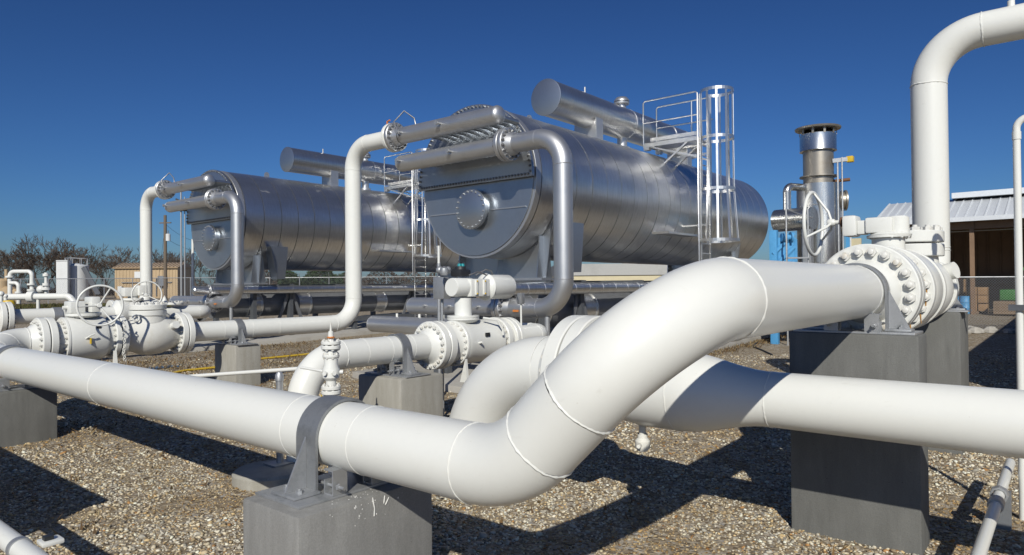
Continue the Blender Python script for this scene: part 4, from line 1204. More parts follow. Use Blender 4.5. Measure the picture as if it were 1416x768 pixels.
part('bracket', MB().box(1.40, 1.52, 4.9, 5.02, .86, .89), 'white', T, .01)
part('bracket_stop', MB().box(1.42, 1.47, 4.93, 4.98, .891, .915), 'black', T)

# unseen volumes added out of frame so that their shadows fall into it
T = thing('shadow_block', 'unseen grey block added out of frame to cast the lower left shadow', 'cabinet', (.2, 9, 0))  # added box, shaped for the ground shadow in the lower left corner
part('shadow_block_body', MB().box(-.5, .75, 7.1, 11.4, .1, 1.78), 'greysteel', T, .02)
part('roof', MB().box(-.6, .8, 7.0, 11.5, 1.78, 1.83), 'greysteel', T)
part('plinth', MB().box(-.55, .8, 7.05, 11.45, -.05, .1), 'concrete', T)
T = thing('shadow_building', 'unseen building added out of frame to shade the ground at right', 'building', (24, -5, .5))  # added volume, sized to shade the ground beyond the right riser
part('wall', MB().box(13.5, 36, -10, -1.3, -.1, 4.4), 'beige', T)
part('roof', MB().prism([(13.3, -10.3, 4.4), (13.3, -1.1, 4.4), (13.3, -5.6, 6.2)], (23, 0, 0)), 'roof_metal', T)

# rust weeping from the studs of the big valve
fl_ = [o for o in col.objects if o.name.startswith('body_flange')][0]
d_, u_, w_ = frame((1, 0, 0))
for a in (-.9, -.55, -.2, .1, .35):
    yy, zz = BY - .42 * math.cos(a), BZ + .42 * math.sin(a)
    mb = MB().tube([(8.447, yy, zz - .03), (8.447, yy + random.uniform(-.006, .006), zz - .08), (8.447, yy + random.uniform(-.01, .01), zz - random.uniform(.1, .15))], [.009, .006, .003], 6)
    part('rust_streak', mb, 'rust_stain', fl_)
# black cable on the gravel
solo('cable', MB().tube([(x, y, gz(x, y) + .03) for x, y in CABLE], .022, 8), 'black', 'black cable lying on the gravel under the raised pipe', 'cable', (CABLE[0][0], CABLE[0][1], gz(*CABLE[0])))


def dry_litter():
    """dead grass and leaves caught along the pads: one mass"""
    vs, fs, cs = [], [], []
    def clump(x, y, n, sp):
        for _ in range(n):
            px, py = x + random.gauss(0, sp), y + random.gauss(0, sp * .6)
            z = gz(px, py) + .02
            a = random.uniform(0, 6.28); l = random.uniform(.05, .16); h = random.uniform(.01, .09); w = random.uniform(.006, .02)
            o = len(vs)
            vs.extend([(px - w * math.sin(a), py + w * math.cos(a), z), (px + w * math.sin(a), py - w * math.cos(a), z), (px + l * math.cos(a), py + l * math.sin(a), z + h)])
            fs.append((o, o + 1, o + 2))
            c = random.choice(((.20, .12, .05), (.27, .19, .09), (.13, .08, .04), (.33, .26, .14)))
            cs.extend([(*c, 1)] * 3)
    for k in range(150): clump(random.uniform(12, 26), 8.3 + random.gauss(0, .25), 22, .22)
    for k in range(220): clump(random.uniform(6.5, 16), random.uniform(16.6, 21.6), 22, .4)
    for k in range(60): clump(random.uniform(3.4, 9), random.uniform(9, 15), 12, .35)
    for k in range(36): clump(random.uniform(2.5, 7), random.uniform(1.2, 8.5), 9, .22)
    me = bpy.data.meshes.new('dry_grass'); me.from_pydata(vs, [], fs)
    a = me.color_attributes.new('tint', 'FLOAT_COLOR', 'POINT'); a.data.foreach_set('color', np.array(cs, np.float32).ravel())
    me.materials.append(MAT['blade'])
    o = bpy.data.objects.new('dry_grass', me); col.objects.link(o)
    o['kind'] = 'stuff'; o['label'] = 'brown dead grass and leaf litter scattered over the gravel'


dry_litter()

# yellow hose and puddles on the ground behind the left train
for k, (pts, lab) in enumerate((([(5.9, 17.2), (6.6, 17.6), (7.4, 17.3), (8.2, 17.7), (9.0, 17.6)], 'yellow hose lying on the ground behind the check valve'),
                                ([(9.2, 18.0), (10.4, 18.3), (12, 18.1), (13.5, 18.2)], 'yellow hose lying on the ground right of the pale left pier'))):
    solo('hose', MB().tube([(x, y, gz(x, y) + .035) for x, y in pts], .03, 8), 'hose', lab, 'hose', (pts[0][0], pts[0][1], gz(*pts[0])))
for k, (x, y, sx, sy) in enumerate(((8.2, 19.0, .6, .35), (7.4, 19.3, .35, .25), (6.6, 18.6, .3, .2))):
    pts = [(x + sx * math.cos(a) * (1 + .25 * math.sin(3 * a + k)), y + sy * math.sin(a) * (1 + .2 * math.cos(2 * a)), gz(x, y) + .016) for a in np.linspace(0, 2 * math.pi, 22)[:-1]]
    o = solo('puddle', MB().add(pts, [tuple(range(len(pts)))]), 'water', None, None, (x, y, gz(x, y)))
    o['kind'] = 'structure'

# bollard
T = thing('bollard', 'yellow topped bollard at the left edge behind the foreground pipe', 'bollard', (5.75, 22.9, gz(5.75, 22.9)))
b0 = gz(5.75, 22.9)
part('post', MB().lathe((5.75, 22.9, b0), (0, 0, 1), [(0, .13), (1.5, .13), (1.5, 0)], 20), 'yellow', T)
part('cap_sleeve', MB().lathe((5.75, 22.9, 1.78), (0, 0, 1), [(0, .14), (0, .16), (.32, .155), (.37, .13), (.38, 0)], 20), 'yellow', T)

# ------------------------------------------------------------------ right background: stack, skid, shed, fence
def pxy(d, l): return .772 * d + .636 * l, .636 * d - .772 * l


def along(d, px): return pxy(d, (px - 708) / 942.4 * d)


sx_, sy_ = along(24, 1134)
g0 = gz(sx_, sy_)
T = thing('exhaust_stack', 'stainless exhaust stack with hooded cap behind the handwheel', 'stack', (sx_, sy_, g0))
part('lower_shell', MB().lathe((sx_, sy_, g0), (0, 0, 1), [(0, .73), (2.6, .73), (2.62, .75), (2.68, .75), (2.7, .73), (5.45, .73), (5.47, .6)], 40), 'stainless', T)
part('upper_shell', MB().lathe((sx_, sy_, 5.85), (0, 0, 1), [(0, .5), (.28, .5), (.29, .62), (.33, .62), (.34, .5), (1.2, .5), (1.22, .53)], 40), 'stack', T)
hd = part('hood_drum', MB().lathe((sx_, sy_, 7.04), (0, 0, 1), [(0, .53), (.02, .61), (.05, .6), (.6, .6), (.62, .58)], 40), 'stainless', T)
part('hood_cap', MB().lathe((sx_, sy_, 7.82), (0, 0, 1), [(-.02, .5), (0, .74), (.05, .76), (.07, .74), (.15, 0)], 40), 'stack', T)
for k in range(10):
    a = 2 * math.pi * k / 10
    part('hood_post', MB().bar((sx_ + .6 * math.cos(a), sy_ + .6 * math.sin(a), 7.62), (sx_ + .6 * math.cos(a), sy_ + .6 * math.sin(a), 7.83), .07, .02, (math.cos(a), math.sin(a), 0)), 'stack', T)
part('access_port', MB().lathe((sx_ + .3, sy_ - .6, 5.3), (.45, -.9, 0), [(0, .3), (.16, .3), (.16, .36), (.22, .36), (.22, 0)], 24), 'stack', T)
part('access_port', MB().lathe((sx_ + .3, sy_ - .6, 4.35), (.45, -.9, 0), [(0, .22), (.14, .22), (.14, .28), (.19, .28), (.19, 0)], 24), 'stack', T)
part('conduit', MB().cyl((sx_ - .35, sy_ - .72, g0 + .4), (sx_ - .35, sy_ - .72, 6.55), .03, n=8), 'galv', T)
part('conduit', MB().cyl((sx_ - .1, sy_ - .8, g0 + .4), (sx_ - .1, sy_ - .8, 6.75), .025, n=8), 'galv', T)
part('sensor_box', MB().box(sx_ - .05, sx_ + .17, sy_ - 1.13, sy_ - .92, 6.57, 6.77), 'yellow', T, .02)
part('sensor_arm', MB().bar((sx_ - .1, sy_ - .5, 6.65), (sx_, sy_ - .95, 6.67), .12, .14), 'galv', T)
part('sampling_valve', MB().cyl((sx_ - .05, sy_ - .5, 5.95), (sx_ + .1, sy_ - 1.0, 5.98), .06, n=10), 'rust', T)

T = thing('heat_recovery_unit', 'horizontal stainless exhaust cylinder left of the stack', 'duct', (*along(23.4, 1096), g0))
p0, p1 = V((*along(24.0, 1074), 4.62)), V((*along(23.0, 1126), 4.62))
part('cylinder', MB().lathe(p0, p1 - p0, [(0, 0), (0, .36), (.02, .39), ((p1 - p0).length, .39), ((p1 - p0).length, 0)], 36), 'stainless', T)
q0, q1 = V((*along(23.6, 1090), 0)), V((*along(23.9, 1112), 0))
run(T, [(q0.x, q0.y, 4.8), (q0.x, q0.y, 5.78), (q1.x, q1.y, 5.78)], .13, .2, 'stainless', 18, .01)
part('stand', MB().box(p1.x - .3, p1.x, p1.y, p1.y + .3, g0, 4.24), 'galv', T)
T = thing('blue_skid_frame', 'bright blue steel skid frame beside the tank end', 'steel frame', (*along(23, 1075), g0))
c0 = V((*along(22.8, 1071), 0)); c1 = V((*along(22.8, 1101), 0)); cd = (c1 - c0).normalized()
part('column', MB().box(c0.x - .1, c0.x + .1, c0.y - .12, c0.y + .12, g0 - .1, 4.2), 'blue', T, .01)
part('column', MB().box(c1.x - .05, c1.x + .05, c1.y - .05, c1.y + .05, g0 - .1, 3.9), 'blue', T, .01)
part('panel', MB().bar(c0 + V((0, 0, 2.5)), c1 + V((0, 0, 2.5)), .04, 2.9), 'blue', T)
for k in range(3): part('brace', MB().bar(c0 + V((-.1, 0, 2.5 + .45 * k)), c1 + V((-.1, 0, 3.2 + .45 * k)), .06, .1), 'blue', T)
part('pump_head', MB().lathe(c0 + cd * .3 + V((-.15, 0, 3.95)), cd, [(0, 0), (0, .14), (.2, .14), (.2, .09), (.3, .09), (.3, .18), (.36, .18), (.36, 0)], 16), 'blue', T)
T = thing('service_steps', 'galvanised service steps and railing in front of the exhaust stack', 'steps', (*along(22.3, 1103), g0))
e0 = V((*along(22.3, 1088.5), 0)); e1 = V((*along(22.3, 1118.5), 0)); ed = (e1 - e0)
for e in (e0, e1): part('stile', MB().cyl(e + V((0, 0, g0 - .1)), e + V((0, 0, 4.85)), .03, n=8), 'galv', T)
for z in (1.4, 1.85, 2.3, 2.75, 3.25): part('tread', MB().bar(e0 + V((0, 0, z)), e1 + V((0, 0, z)), .2, .05), 'galv', T)
part('rail', MB().tube([e1 + V((0, 0, 4.85)), e1 + V((.1, -.1, 5.0)), e1 + V((.4, -.3, 5.0)), e1 + V((.4, -.3, 3))], .025, 8), 'galv', T)
part('rail', MB().tube([e0 + V((0, 0, 4.85)), e0.lerp(e1, .5) + V((.3, 0, 4.7)), e1 + V((.5, 0, 4.6))], .025, 8), 'galv', T)

# shed with metal roof, open front
T = thing('open_shed', 'long brown shed with pale metal roof and open front on the right', 'building', (44, 3, 1.0))
ex, ez, rz = 41.5, 5.62, 7.1        # eave x, eave z, ridge z
ya, yb = 8.2, -9.0
zg = gz(43, 2)
part('back_wall', MB().box(50.0, 50.2, yb, ya, zg - .2, ez + .2), 'shed_wall', T)
part('end_wall', MB().box(42.2, 50, ya - .15, ya, zg - .2, ez), 'shed_wall', T)
part('end_wall', MB().box(42.2, 50, yb, yb + .15, zg - .2, ez), 'shed_wall', T)
rf = part('roof', MB().prism([(ex, yb - .3, ez), (ex, yb - .3, ez + .06), (46, yb - .3, rz), (50.6, yb - .3, ez + .06), (50.6, yb - .3, ez), (46, yb - .3, rz - .07)], (0, ya - yb + .6, 0)), 'roof_metal', T)
k = yb - .2
while k < ya + .25:
    part('roof_rib', MB().bar((ex - .01, k, ez + .075), (46, k, rz + .015), .06, .05), 'roof_metal', rf); k += .42
part('ridge_cap', MB().box(45.2, 46.8, yb - .3, 5.2, rz - .02, rz + .28), 'roof_metal', rf)
part('gutter', MB().box(ex - .12, ex - .005, yb - .3, ya + .3, ez - .14, ez + .08), 'roof_metal', rf)
for yy in (7.9, 4.0, 0, -4, -8): part('post', MB().box(42.1, 42.3, yy - .1, yy + .1, zg - .2, ez), 'shed_wall', T)
part('lintel', MB().box(42.15, 42.25, yb, ya, ez - .5, ez - .02), 'shed_wall', T)
k = yb + .3
while k < ya:
    part('wall_rib', MB().box(49.93, 50, k, k + .07, zg, ez), 'shed_wall', T); k += .6
part('shelf', MB().box(49.0, 49.9, 1.0, 4.6, zg + 1.6, zg + 1.7), 'wood', T)
part('light_conduit', MB().cyl((43.5, yb, 5.1), (43.5, ya, 5.1), .03, n=6), 'galv', T)

T = thing('utility_column', 'narrow cream and blue upright column seen left of the big flange', 'column', (30.0, 7.1, gz(30, 7)))
part('panel', MB().box(30.0, 30.1, 6.55, 6.95, gz(30, 7) - .2, 4.2), 'shed_beige', T)
part('frame', MB().box(29.95, 30.12, 6.95, 7.1, gz(30, 7) - .2, 4.6), 'blue', T)
part('frame', MB().box(29.97, 30.05, 6.9, 6.96, gz(30, 7) - .2, 4.3), 'tanwhite', T)


def chain_fence(name, label, a, b, h, sp, mesh_sp, wr, rail=True, posts_r=.035, barbs=False, arm=1):
    a, b = V((a[0], a[1], 0)), V((b[0], b[1], 0)); L = (b - a).length; d = (b - a) / L
    Z = lambda s: gz(*(a + d * s).xy)
    T = thing(name, label, 'fence', (a.x, a.y, Z(0)))
    n = max(1, round(L / sp))
    for k in range(n + 1):
        p = a + d * (L * k / n); z0 = Z(L * k / n)
        po = part('fence_post', MB().cyl((p.x, p.y, z0 - .1), (p.x, p.y, z0 + h), posts_r, n=8), 'galv', T)
        if barbs:
            nrm = V((-d.y, d.x, 0)) * arm
            part('barb_arm', MB().bar((p.x, p.y, z0 + h), p + nrm * .35 + V((0, 0, z0 + h + .38)), .04, .03), 'galv', po)
    if rail:
        part('top_rail', MB().tube([(a + d * (L * k / n)) + V((0, 0, Z(L * k / n) + h)) for k in range(n + 1)], .028, 8), 'galv', T)
    if barbs:
        nrm = V((-d.y, d.x, 0)) * arm
        for q in (.3, .65, 1):
            part('barbed_wire', MB().tube([(a + d * (L * k / n)) + nrm * .35 * q + V((0, 0, Z(L * k / n) + h + .38 * q)) for k in range(n + 1)], .006, 4), 'galv', T)
    # woven wires
    mb = MB(); hm = h - .05
    m = int(L / mesh_sp)
    for sgn in (1, -1):
        for k in range(-int(hm / mesh_sp), m + 1):
            s0, s1 = k * mesh_sp, k * mesh_sp + hm
            z0, z1 = 0., hm
            if s0 < 0: z0 = -s0; s0 = 0
            if s1 > L: z1 = hm - (s1 - L); s1 = L
            if s1 - s0 < .03: continue
            if sgn < 0: zz0, zz1 = hm - z0, hm - z1
            else: zz0, zz1 = z0, z1
            p = a + d * s0; q = a + d * s1
            mb.tube([(p.x, p.y, Z(s0) + .05 + zz0), (q.x, q.y, Z(s1) + .05 + zz1)], wr, 3, caps=False)
    part('wire_mesh', mb, 'galv', T, kind='stuff')
    return T


chain_fence('chain_link_fence', 'chain link fence in front of the shed on the right', (30.2, 6.3), (34.3, -2.0), 2.1, 3.0, .10, .0075)
a = pxy(55, -44); b = pxy(52, -20)
chain_fence('chain_link_fence', 'chain link fence with top rail in front of the bare trees at left', a, b, 2.05, 2.5, .17, .005)
a = pxy(60, -24); b = pxy(64, -4)
chain_fence('chain_link_fence', 'barbed wire topped fence glimpsed under the left tank', a, b, 2.0, 2.6, .19, .006, barbs=True, arm=-1)
a = pxy(50, 3); b = pxy(42, 12)
chain_fence('chain_link_fence', 'low wire fence before the cream building under the central tank', a, b, 1.5, 2.6, .19, .006)

# rock border at the fence foot
for k in range(46):
    t = k / 45
    x = 29.6 + 4.2 * t + random.uniform(-.35, .35); y = 6.0 - 8.0 * t + random.uniform(-.3, .3)
    mb = MB().sphere((0, 0, 0), 1, 8, 5)
    s = random.uniform(.13, .26)
    mb.v = [(p[0] * s * random.uniform(.8, 1.2), p[1] * s * random.uniform(.8, 1.2), p[2] * s * .7 * random.uniform(.8, 1.2)) for p in mb.v]
    mb.v = [(p[0] + x, p[1] + y, p[2] + gz(x, y) + s * .3) for p in mb.v]
    solo('border_rock', mb, 'rock', 'pale limestone rock in the border along the right fence foot', 'rock', (x, y, gz(x, y)), 'rocks along the fence', ang=10)

# stored goods inside the shed
zs = gz(44, 3)
def pallet(label, x, y, nz):
    T = thing('pallet_stack', label, 'pallet', (x, y, zs), 'pallet loads in the shed')
    for k in range(3): part('pallet_board', MB().box(x - .45, x + .45, y - .42 + k * .36, y - .27 + k * .36, zs, zs + .13), 'wood', T)
    for i in range(2):
        for k in range(nz):
            part('carton', MB().box(x - .43 + random.uniform(0, .04), x + .4, y - .44 + i * .45, y - .44 + i * .45 + random.uniform(.39, .43), zs + .14 + k * .42, zs + .14 + k * .42 + random.uniform(.37, .41)), 'kraft', T, .015)
pallet('low stack of brown cartons on a pallet right of the blue barrels in the shed', 42.9, 3.85, 3)
pallet('taller stack of brown cartons behind the blue barrels in the shed', 43.6, 4.9, 4)
for k, y in enumerate((4.35, 4.85)):
    T = thing('drum_barrel', ('right' if k == 0 else 'left') + ' blue barrel in front of the pallets in the shed', 'barrel', (42.3, y, zs), 'blue barrels in the shed')
    part('barrel', MB().lathe((42.3, y, zs), (0, 0, 1), [(0, 0), (0, .24), (.3, .24), (.31, .255), (.33, .24), (.6, .24), (.61, .255), (.63, .24), (.9, .24), (.9, 0)], 20), 'blue', T)
    part('lid', MB().lathe((42.3, y, zs + .9), (0, 0, 1), [(0, .23), (.02, .23), (.02, 0)], 20), 'blue', T)
zc = zs + .14 + 4 * .42
T = thing('traffic_cone', 'orange traffic cone on top of the stored goods in the shed', 'cone', (43.5, 4.9, zc))
part('cone', MB().lathe((43.5, 4.9, zc), (0, 0, 1), [(.03, .16), (.65, .03), (.65, 0)], 16), 'red', T)
part('cone_base', MB().box(43.3, 43.7, 4.7, 5.1, zc, zc + .04), 'red', T)
TY = 2.15
T = thing('tractor', 'small green tractor parked in the shed at the right edge', 'tractor', (43.0, TY, zs))
part('hood', MB().box(42.5, 43.2, TY - .2, TY + .75, zs + .7, zs + 1.25), 'green', T, .05)
part('cowl', MB().box(42.6, 43.4, TY - .9, TY - .2, zs + .6, zs + 1.0), 'green', T, .05)
part('canopy', MB().box(42.4, 43.6, TY - 1.1, TY, zs + 2.2, zs + 2.35), 'green', T, .03)
for dx in (42.5, 43.5): part('canopy_post', MB().cyl((dx, TY - .95, zs + .9), (dx, TY - .95, zs + 2.2), .03, n=8), 'black', T)
for yy, rr in ((.45, .36), (-.65, .55)):
    for dx in (42.25, 43.45):
        w = part('tyre', MB().lathe((dx, TY + yy, zs + rr), (1, 0, 0), [(0, rr * .55), (0, rr * .93), (.04, rr), (.24, rr), (.28, rr * .93), (.28, rr * .55)], 24), 'black', T)
        part('rim', MB().lathe((dx + .05, TY + yy, zs + rr), (1, 0, 0), [(0, 0), (0, rr * .56), (.18, rr * .56), (.18, 0)], 20), 'yellow', w)
T = thing('storage_crate', 'low wooden crate in front of the tractor in the shed', 'crate', (41.9, 2.2, zs))
for k in range(4): part('board', MB().box(41.5, 41.55, 1.2, 3.1, zs + .05 + k * .16, zs + .19 + k * .16), 'wood', T)
part('crate_box', MB().box(41.56, 42.1, 1.2, 3.1, zs, zs + .68), 'wood', T)

# ------------------------------------------------------------------ left background
# beige building
T = thing('equipment_building', 'beige metal equipment building with brown roof edge behind the left riser', 'building', (31, 80, 1.4))
cA = V((29.0, 82.6, 0)); cB = V((30.1, 81.4, 0)); e1 = (cB - cA)
cC = V((34.4, 76.3, 0)); gN = V((e1.y, -e1.x, 0))
ux = (cC - cB).normalized(); uy = V((-ux.y, ux.x, 0))         # ux along the long wall, uy pointing away
if uy.dot(V((.3, 1, 0))) < 0: uy = -uy
Lb, Wb, zb0, zb1 = (cC - cB).length + .2, 3.4, 1.3, 4.75
Q = lambda s, t, z: V((cB.x, cB.y, 0)) + ux * s + uy * t + V((0, 0, z))
cB2 = cB
part('wall', MB().prism([Q(0, 0, zb0), Q(Lb, 0, zb0), Q(Lb, Wb, zb0), Q(0, Wb, zb0)], (0, 0, zb1 - zb0)), 'beige', T)
k = .1
while k < Lb:
    part('wall_rib', MB().prism([Q(k, -.04, zb0), Q(k + .1, -.04, zb0), Q(k + .1, -.002, zb0), Q(k, -.002, zb0)], (0, 0, zb1 - zb0)), 'beige', T); k += .36
rf = part('roof', MB().prism([Q(-.15, -.2, zb1 + .01), Q(-.15, Wb / 2, zb1 + .55), Q(-.15, Wb + .2, zb1 + .01)], ux * (Lb + .3)), 'tan_roof', T)
k = 0
while k < Lb:
    part('roof_rib', MB().bar(Q(k, -.22, zb1 + .05), Q(k, Wb / 2, zb1 + .6), .08, .06), 'tan_roof', rf); k += .4
part('eave_trim', MB().prism([Q(-.15, -.24, zb1 - .12), Q(Lb + .15, -.24, zb1 - .12), Q(Lb + .15, -.19, zb1 - .12), Q(-.15, -.19, zb1 - .12)], (0, 0, .14)), 'beige_dark', rf)
dr = part('door', MB().prism([Q(-.03, .9, zb0 + .1), Q(-.03, 1.9, zb0 + .1), Q(-.002, 1.9, zb0 + .1), Q(-.002, .9, zb0 + .1)], (0, 0, 2.2)), 'beige', T)
part('door_window', MB().prism([Q(-.05, 1.1, zb0 + 1.3), Q(-.05, 1.7, zb0 + 1.3), Q(-.031, 1.7, zb0 + 1.3), Q(-.031, 1.1, zb0 + 1.3)], (0, 0, .75)), 'glass', dr)
part('louver', MB().prism([Q(2.2, -.1, 3.6), Q(2.9, -.1, 3.6), Q(2.9, -.043, 3.6), Q(2.2, -.043, 3.6)], (0, 0, .7)), 'tanwhite', T)
part('conduit', MB().cyl(Q(.8, -.12, 3.1), Q(6.3, -.12, 3.1), .05, n=8), 'greysteel', T)
for s in (3.2, 4.6): part('conduit', MB().cyl(Q(s, -.12, 1.6), Q(s, -.12, 3.6), .05, n=8), 'greysteel', T)
part('electrical_panel', MB().prism([Q(4.9, -.45, 2.7), Q(5.75, -.45, 2.7), Q(5.75, -.1, 2.7), Q(4.9, -.1, 2.7)], (0, 0, 1.1)), 'greysteel', T)
part('meter_box', MB().prism([Q(.5, -.35, 1.7), Q(.95, -.35, 1.7), Q(.95, -.1, 1.7), Q(.5, -.1, 1.7)], (0, 0, 1.0)), 'tanwhite', T)

# white silo and box
wx, wy = along(72, 106)
T = thing('storage_tank', 'white upright storage tank with stair behind the left handwheel', 'tank', (wx, wy, 1.3))
part('tank_shell', MB().lathe((wx, wy, 1.2), (0, 0, 1), [(0, 1.15), (3.7, 1.15), (3.75, 1.1), (4.0, 0)], 32), 'tanwhite', T)
for k in range(8):
    a = 2 * math.pi * k / 8
    part('rail_post', MB().cyl((wx + 1.05 * math.cos(a), wy + 1.05 * math.sin(a), 4.9), (wx + 1.05 * math.cos(a), wy + 1.05 * math.sin(a), 5.7), .03, n=6), 'galv', T)
part('rail', MB().torus((wx, wy, 5.7), (0, 0, 1), 1.05, .03, 24, 6), 'galv', T)
ax_, ay_ = along(71, 116); bx_, by_ = along(71, 136)
for dd in (-.3, .3): part('stair_stringer', MB().bar((ax_, ay_ + dd, 4.7), (bx_, by_ + dd, 1.9), .1, .3), 'darksteel', T)
part('outlet_pipe', MB().tube([(wx - 1.2, wy - .6, 4.5), (wx - 1.0, wy - 1.0, 4.2), (wx - .9, wy - 1.1, 1.4)], .08, 8), 'darksteel', T)
T = thing('white_cabinet_tower', 'tall white boxy cabinet left of the storage tank', 'cabinet', (*along(71, 84), 1.3))
b0 = V((*along(70, 78), 0)); b1 = V((*along(70, 95), 0)); nn = V((.5, .85, 0))
part('body', MB().prism([b0 + V((0, 0, 1.2)), b1 + V((0, 0, 1.2)), b1 + nn * 1.6 + V((0, 0, 1.2)), b0 + nn * 1.6 + V((0, 0, 1.2))], (0, 0, 4.15)), 'tanwhite', T)
part('roof', MB().prism([b0 - nn * .08 + V((0, 0, 5.351)), b1 - nn * .08 + V((0, 0, 5.351)), b1 + nn * 1.65 + V((0, 0, 5.351)), b0 + nn * 1.65 + V((0, 0, 5.351))], (0, 0, .08)), 'tanwhite', T)
part('downpipe', MB().cyl(b1 - nn * .12 + V((0, 0, 1.3)), b1 - nn * .12 + V((0, 0, 5.6)), .07, n=8), 'greysteel', T)


def bgpipe(name, label, d, path, r, mat='white', supports=(), extra=None):
    pts = [(*along(d + (p[2] if len(p) > 2 else 0), p[0]), p[1]) for p in path]
    T = thing(name, label, 'pipe', (pts[0][0], pts[0][1], gz(*pts[0][:2])))
    run(T, pts, r, r * 2.2, mat, 18, .01)
    for px in supports:
        x, y = along(d, px)
        part('support', MB().cyl((x, y, gz(x, y) - .1), (x, y, path[0][1] - r * .5), r * .5, n=10), mat, T)
    return T


T = bgpipe('yard_pipe', 'white horizontal pipe behind the fence at the far left', 44, [(-60, 1.98), (96, 1.98), (106, 1.4)], .21, 'white', (8, 53))
x, y = along(44, 40)
f_ = flange(T, (x, y, 1.98), (along(44, 60)[0] - x, along(44, 60)[1] - y, 0), .36, .4, .2, 0, 0, 'white', 'bolt')
T = bgpipe('loop_pipe', 'white inverted loop of pipe behind the fence at the far left', 48, [(14, 1.9), (14, 3.72), (44.5, 3.72), (44.5, 1.9)], .14, 'white')
for px, z in ((44, 2.35), (44, 2.75), (14, 3.3)):
    x, y = along(48, px); part('flange', MB().lathe((x, y, z), (0, 0, 1), [(0, .14), (0, .28), (.12, .28), (.12, .14)], 16), 'white', T)
T = bgpipe('stub_pipe', 'short white stub pipe with valve left of the white tank', 47, [(64, 1.9), (64, 3.6)], .1, 'white')
x, y = along(47, 64)
for z, rr in ((2.4, .3), (2.7, .22), (3.35, .2)): part('valve_body', MB().lathe((x, y, z), (0, 0, 1), [(0, 0), (0, rr), (.18, rr), (.18, 0)], 14), 'white', T)
x, y = along(47, 57); part('valve_handle', MB().sphere((x, y, 2.45), .28, 12, 8), 'white', T)
T = bgpipe('elbow_pipe', 'white elbow pipe at the far left edge', 46, [(26, 1.5), (26, 2.9), (14, 2.9)], .12, 'white')
x, y = along(46, 26); part('flange', MB().lathe((x, y, 2.2), (0, 0, 1), [(0, .12), (0, .22), (.12, .22), (.12, .12)], 16), 'white', T)
T = thing('tan_machine', 'tan coloured pump unit behind the fence at the far left', 'machine', (*along(52, 10), 1.2))
for px, z0, z1, w in ((3, 1.4, 3.3, .5), (12, 1.4, 2.7, .55), (22, 1.4, 2.5, .35)):
    x, y = along(52, px); part('casing', MB().lathe((x, y, z0), (0, 0, 1), [(0, w), (z1 - z0 - .2, w), (z1 - z0, w * .5), (z1 - z0, 0)], 16), 'beige', T)
x, y = along(52, 9); part('pipe', MB().cyl((x, y, 3.0), (x, y, 4.0), .12, n=10), 'beige', T)
for k, (px, z, d, rr) in enumerate(((2, 2.2, 41, .17), (8, 2.05, 42, .13))):
    x, y = along(d, px)
    T = thing('small_valve', ('larger' if k == 0 else 'smaller') + ' white bulb shaped valve at the far left edge', 'valve', (x, y, gz(x, y)))
    part('valve_body', MB().sphere((x, y, z), rr, 16, 10), 'white', T)
    part('valve_pipe', MB().cyl((x, y, gz(x, y)), (x, y, z), .1, n=12), 'white', T)

# poles
x, y = along(62, 229)
T = thing('utility_pole', 'wooden utility pole with transformer beyond the left riser', 'utility pole', (x, y, 1.3))
part('pole', MB().lathe((x, y, 1.1), (0, 0, 1), [(0, .17), (8.0, .13), (8.0, 0)], 14), 'pole_wood', T)
part('cross_arm', MB().bar((x - .3, y + .5, 8.4), (x + .3, y - .5, 8.4), .1, .1), 'pole_wood', T)
tx, ty_ = along(62, 233)
tr = part('transformer', MB().lathe((tx, ty_, 6.75), (0, 0, 1), [(0, 0), (0, .2), (.6, .2), (.65, .15), (.66, 0)], 16), 'tanwhite', T)
part('bushing', MB().cyl((tx, ty_, 7.4), (tx, ty_, 7.7), .05, n=8), 'greysteel', tr)
for dz, px in ((8.3, 300), (7.0, 330)):
    ex_, ey_ = along(75, px)
    part('wire', MB().tube([V((x, y, dz)).lerp(V((ex_, ey_, dz - .4)), t) - V((0, 0, .9 * 4 * t * (1 - t))) for t in np.linspace(0, 1, 9)], .014, 4), 'black', T)
ex_, ey_ = along(62, 217)
part('guy_wire', MB().tube([(x, y, 8.2), (ex_, ey_, 2.0)], .012, 4), 'black', T)
for k, (px, d, zt, r, mat, lab) in enumerate(((251, 34, 7.6, .05, 'galv', 'left of two thin grey masts beside the left tank'), (256, 34, 7.0, .035, 'galv', 'right of two thin grey masts beside the left tank'), (267, 30, 4.6, .065, 'white', 'slim white vent pole in front of the bare trees'))):
    x, y = along(d, px)
    T = thing('mast', lab, 'mast', (x, y, gz(x, y)))
    part('pole', MB().cyl((x, y, gz(x, y) - .1), (x, y, zt), r, r * .8, 12), mat, T)
    part('base_plate', MB().box(x - .18, x + .18, y - .18, y + .18, gz(x, y) - .05, gz(x, y) + .04), 'concrete', T)
    if k == 1:
        part('camera_head', MB().box(x - .25, x + .25, y - .2, y + .2, 6.3, 6.75), 'black', T, .05)
        part('camera_arm', MB().bar((x, y, 6.7), (x - .3, y + .3, 6.9), .08, .08), 'black', T)

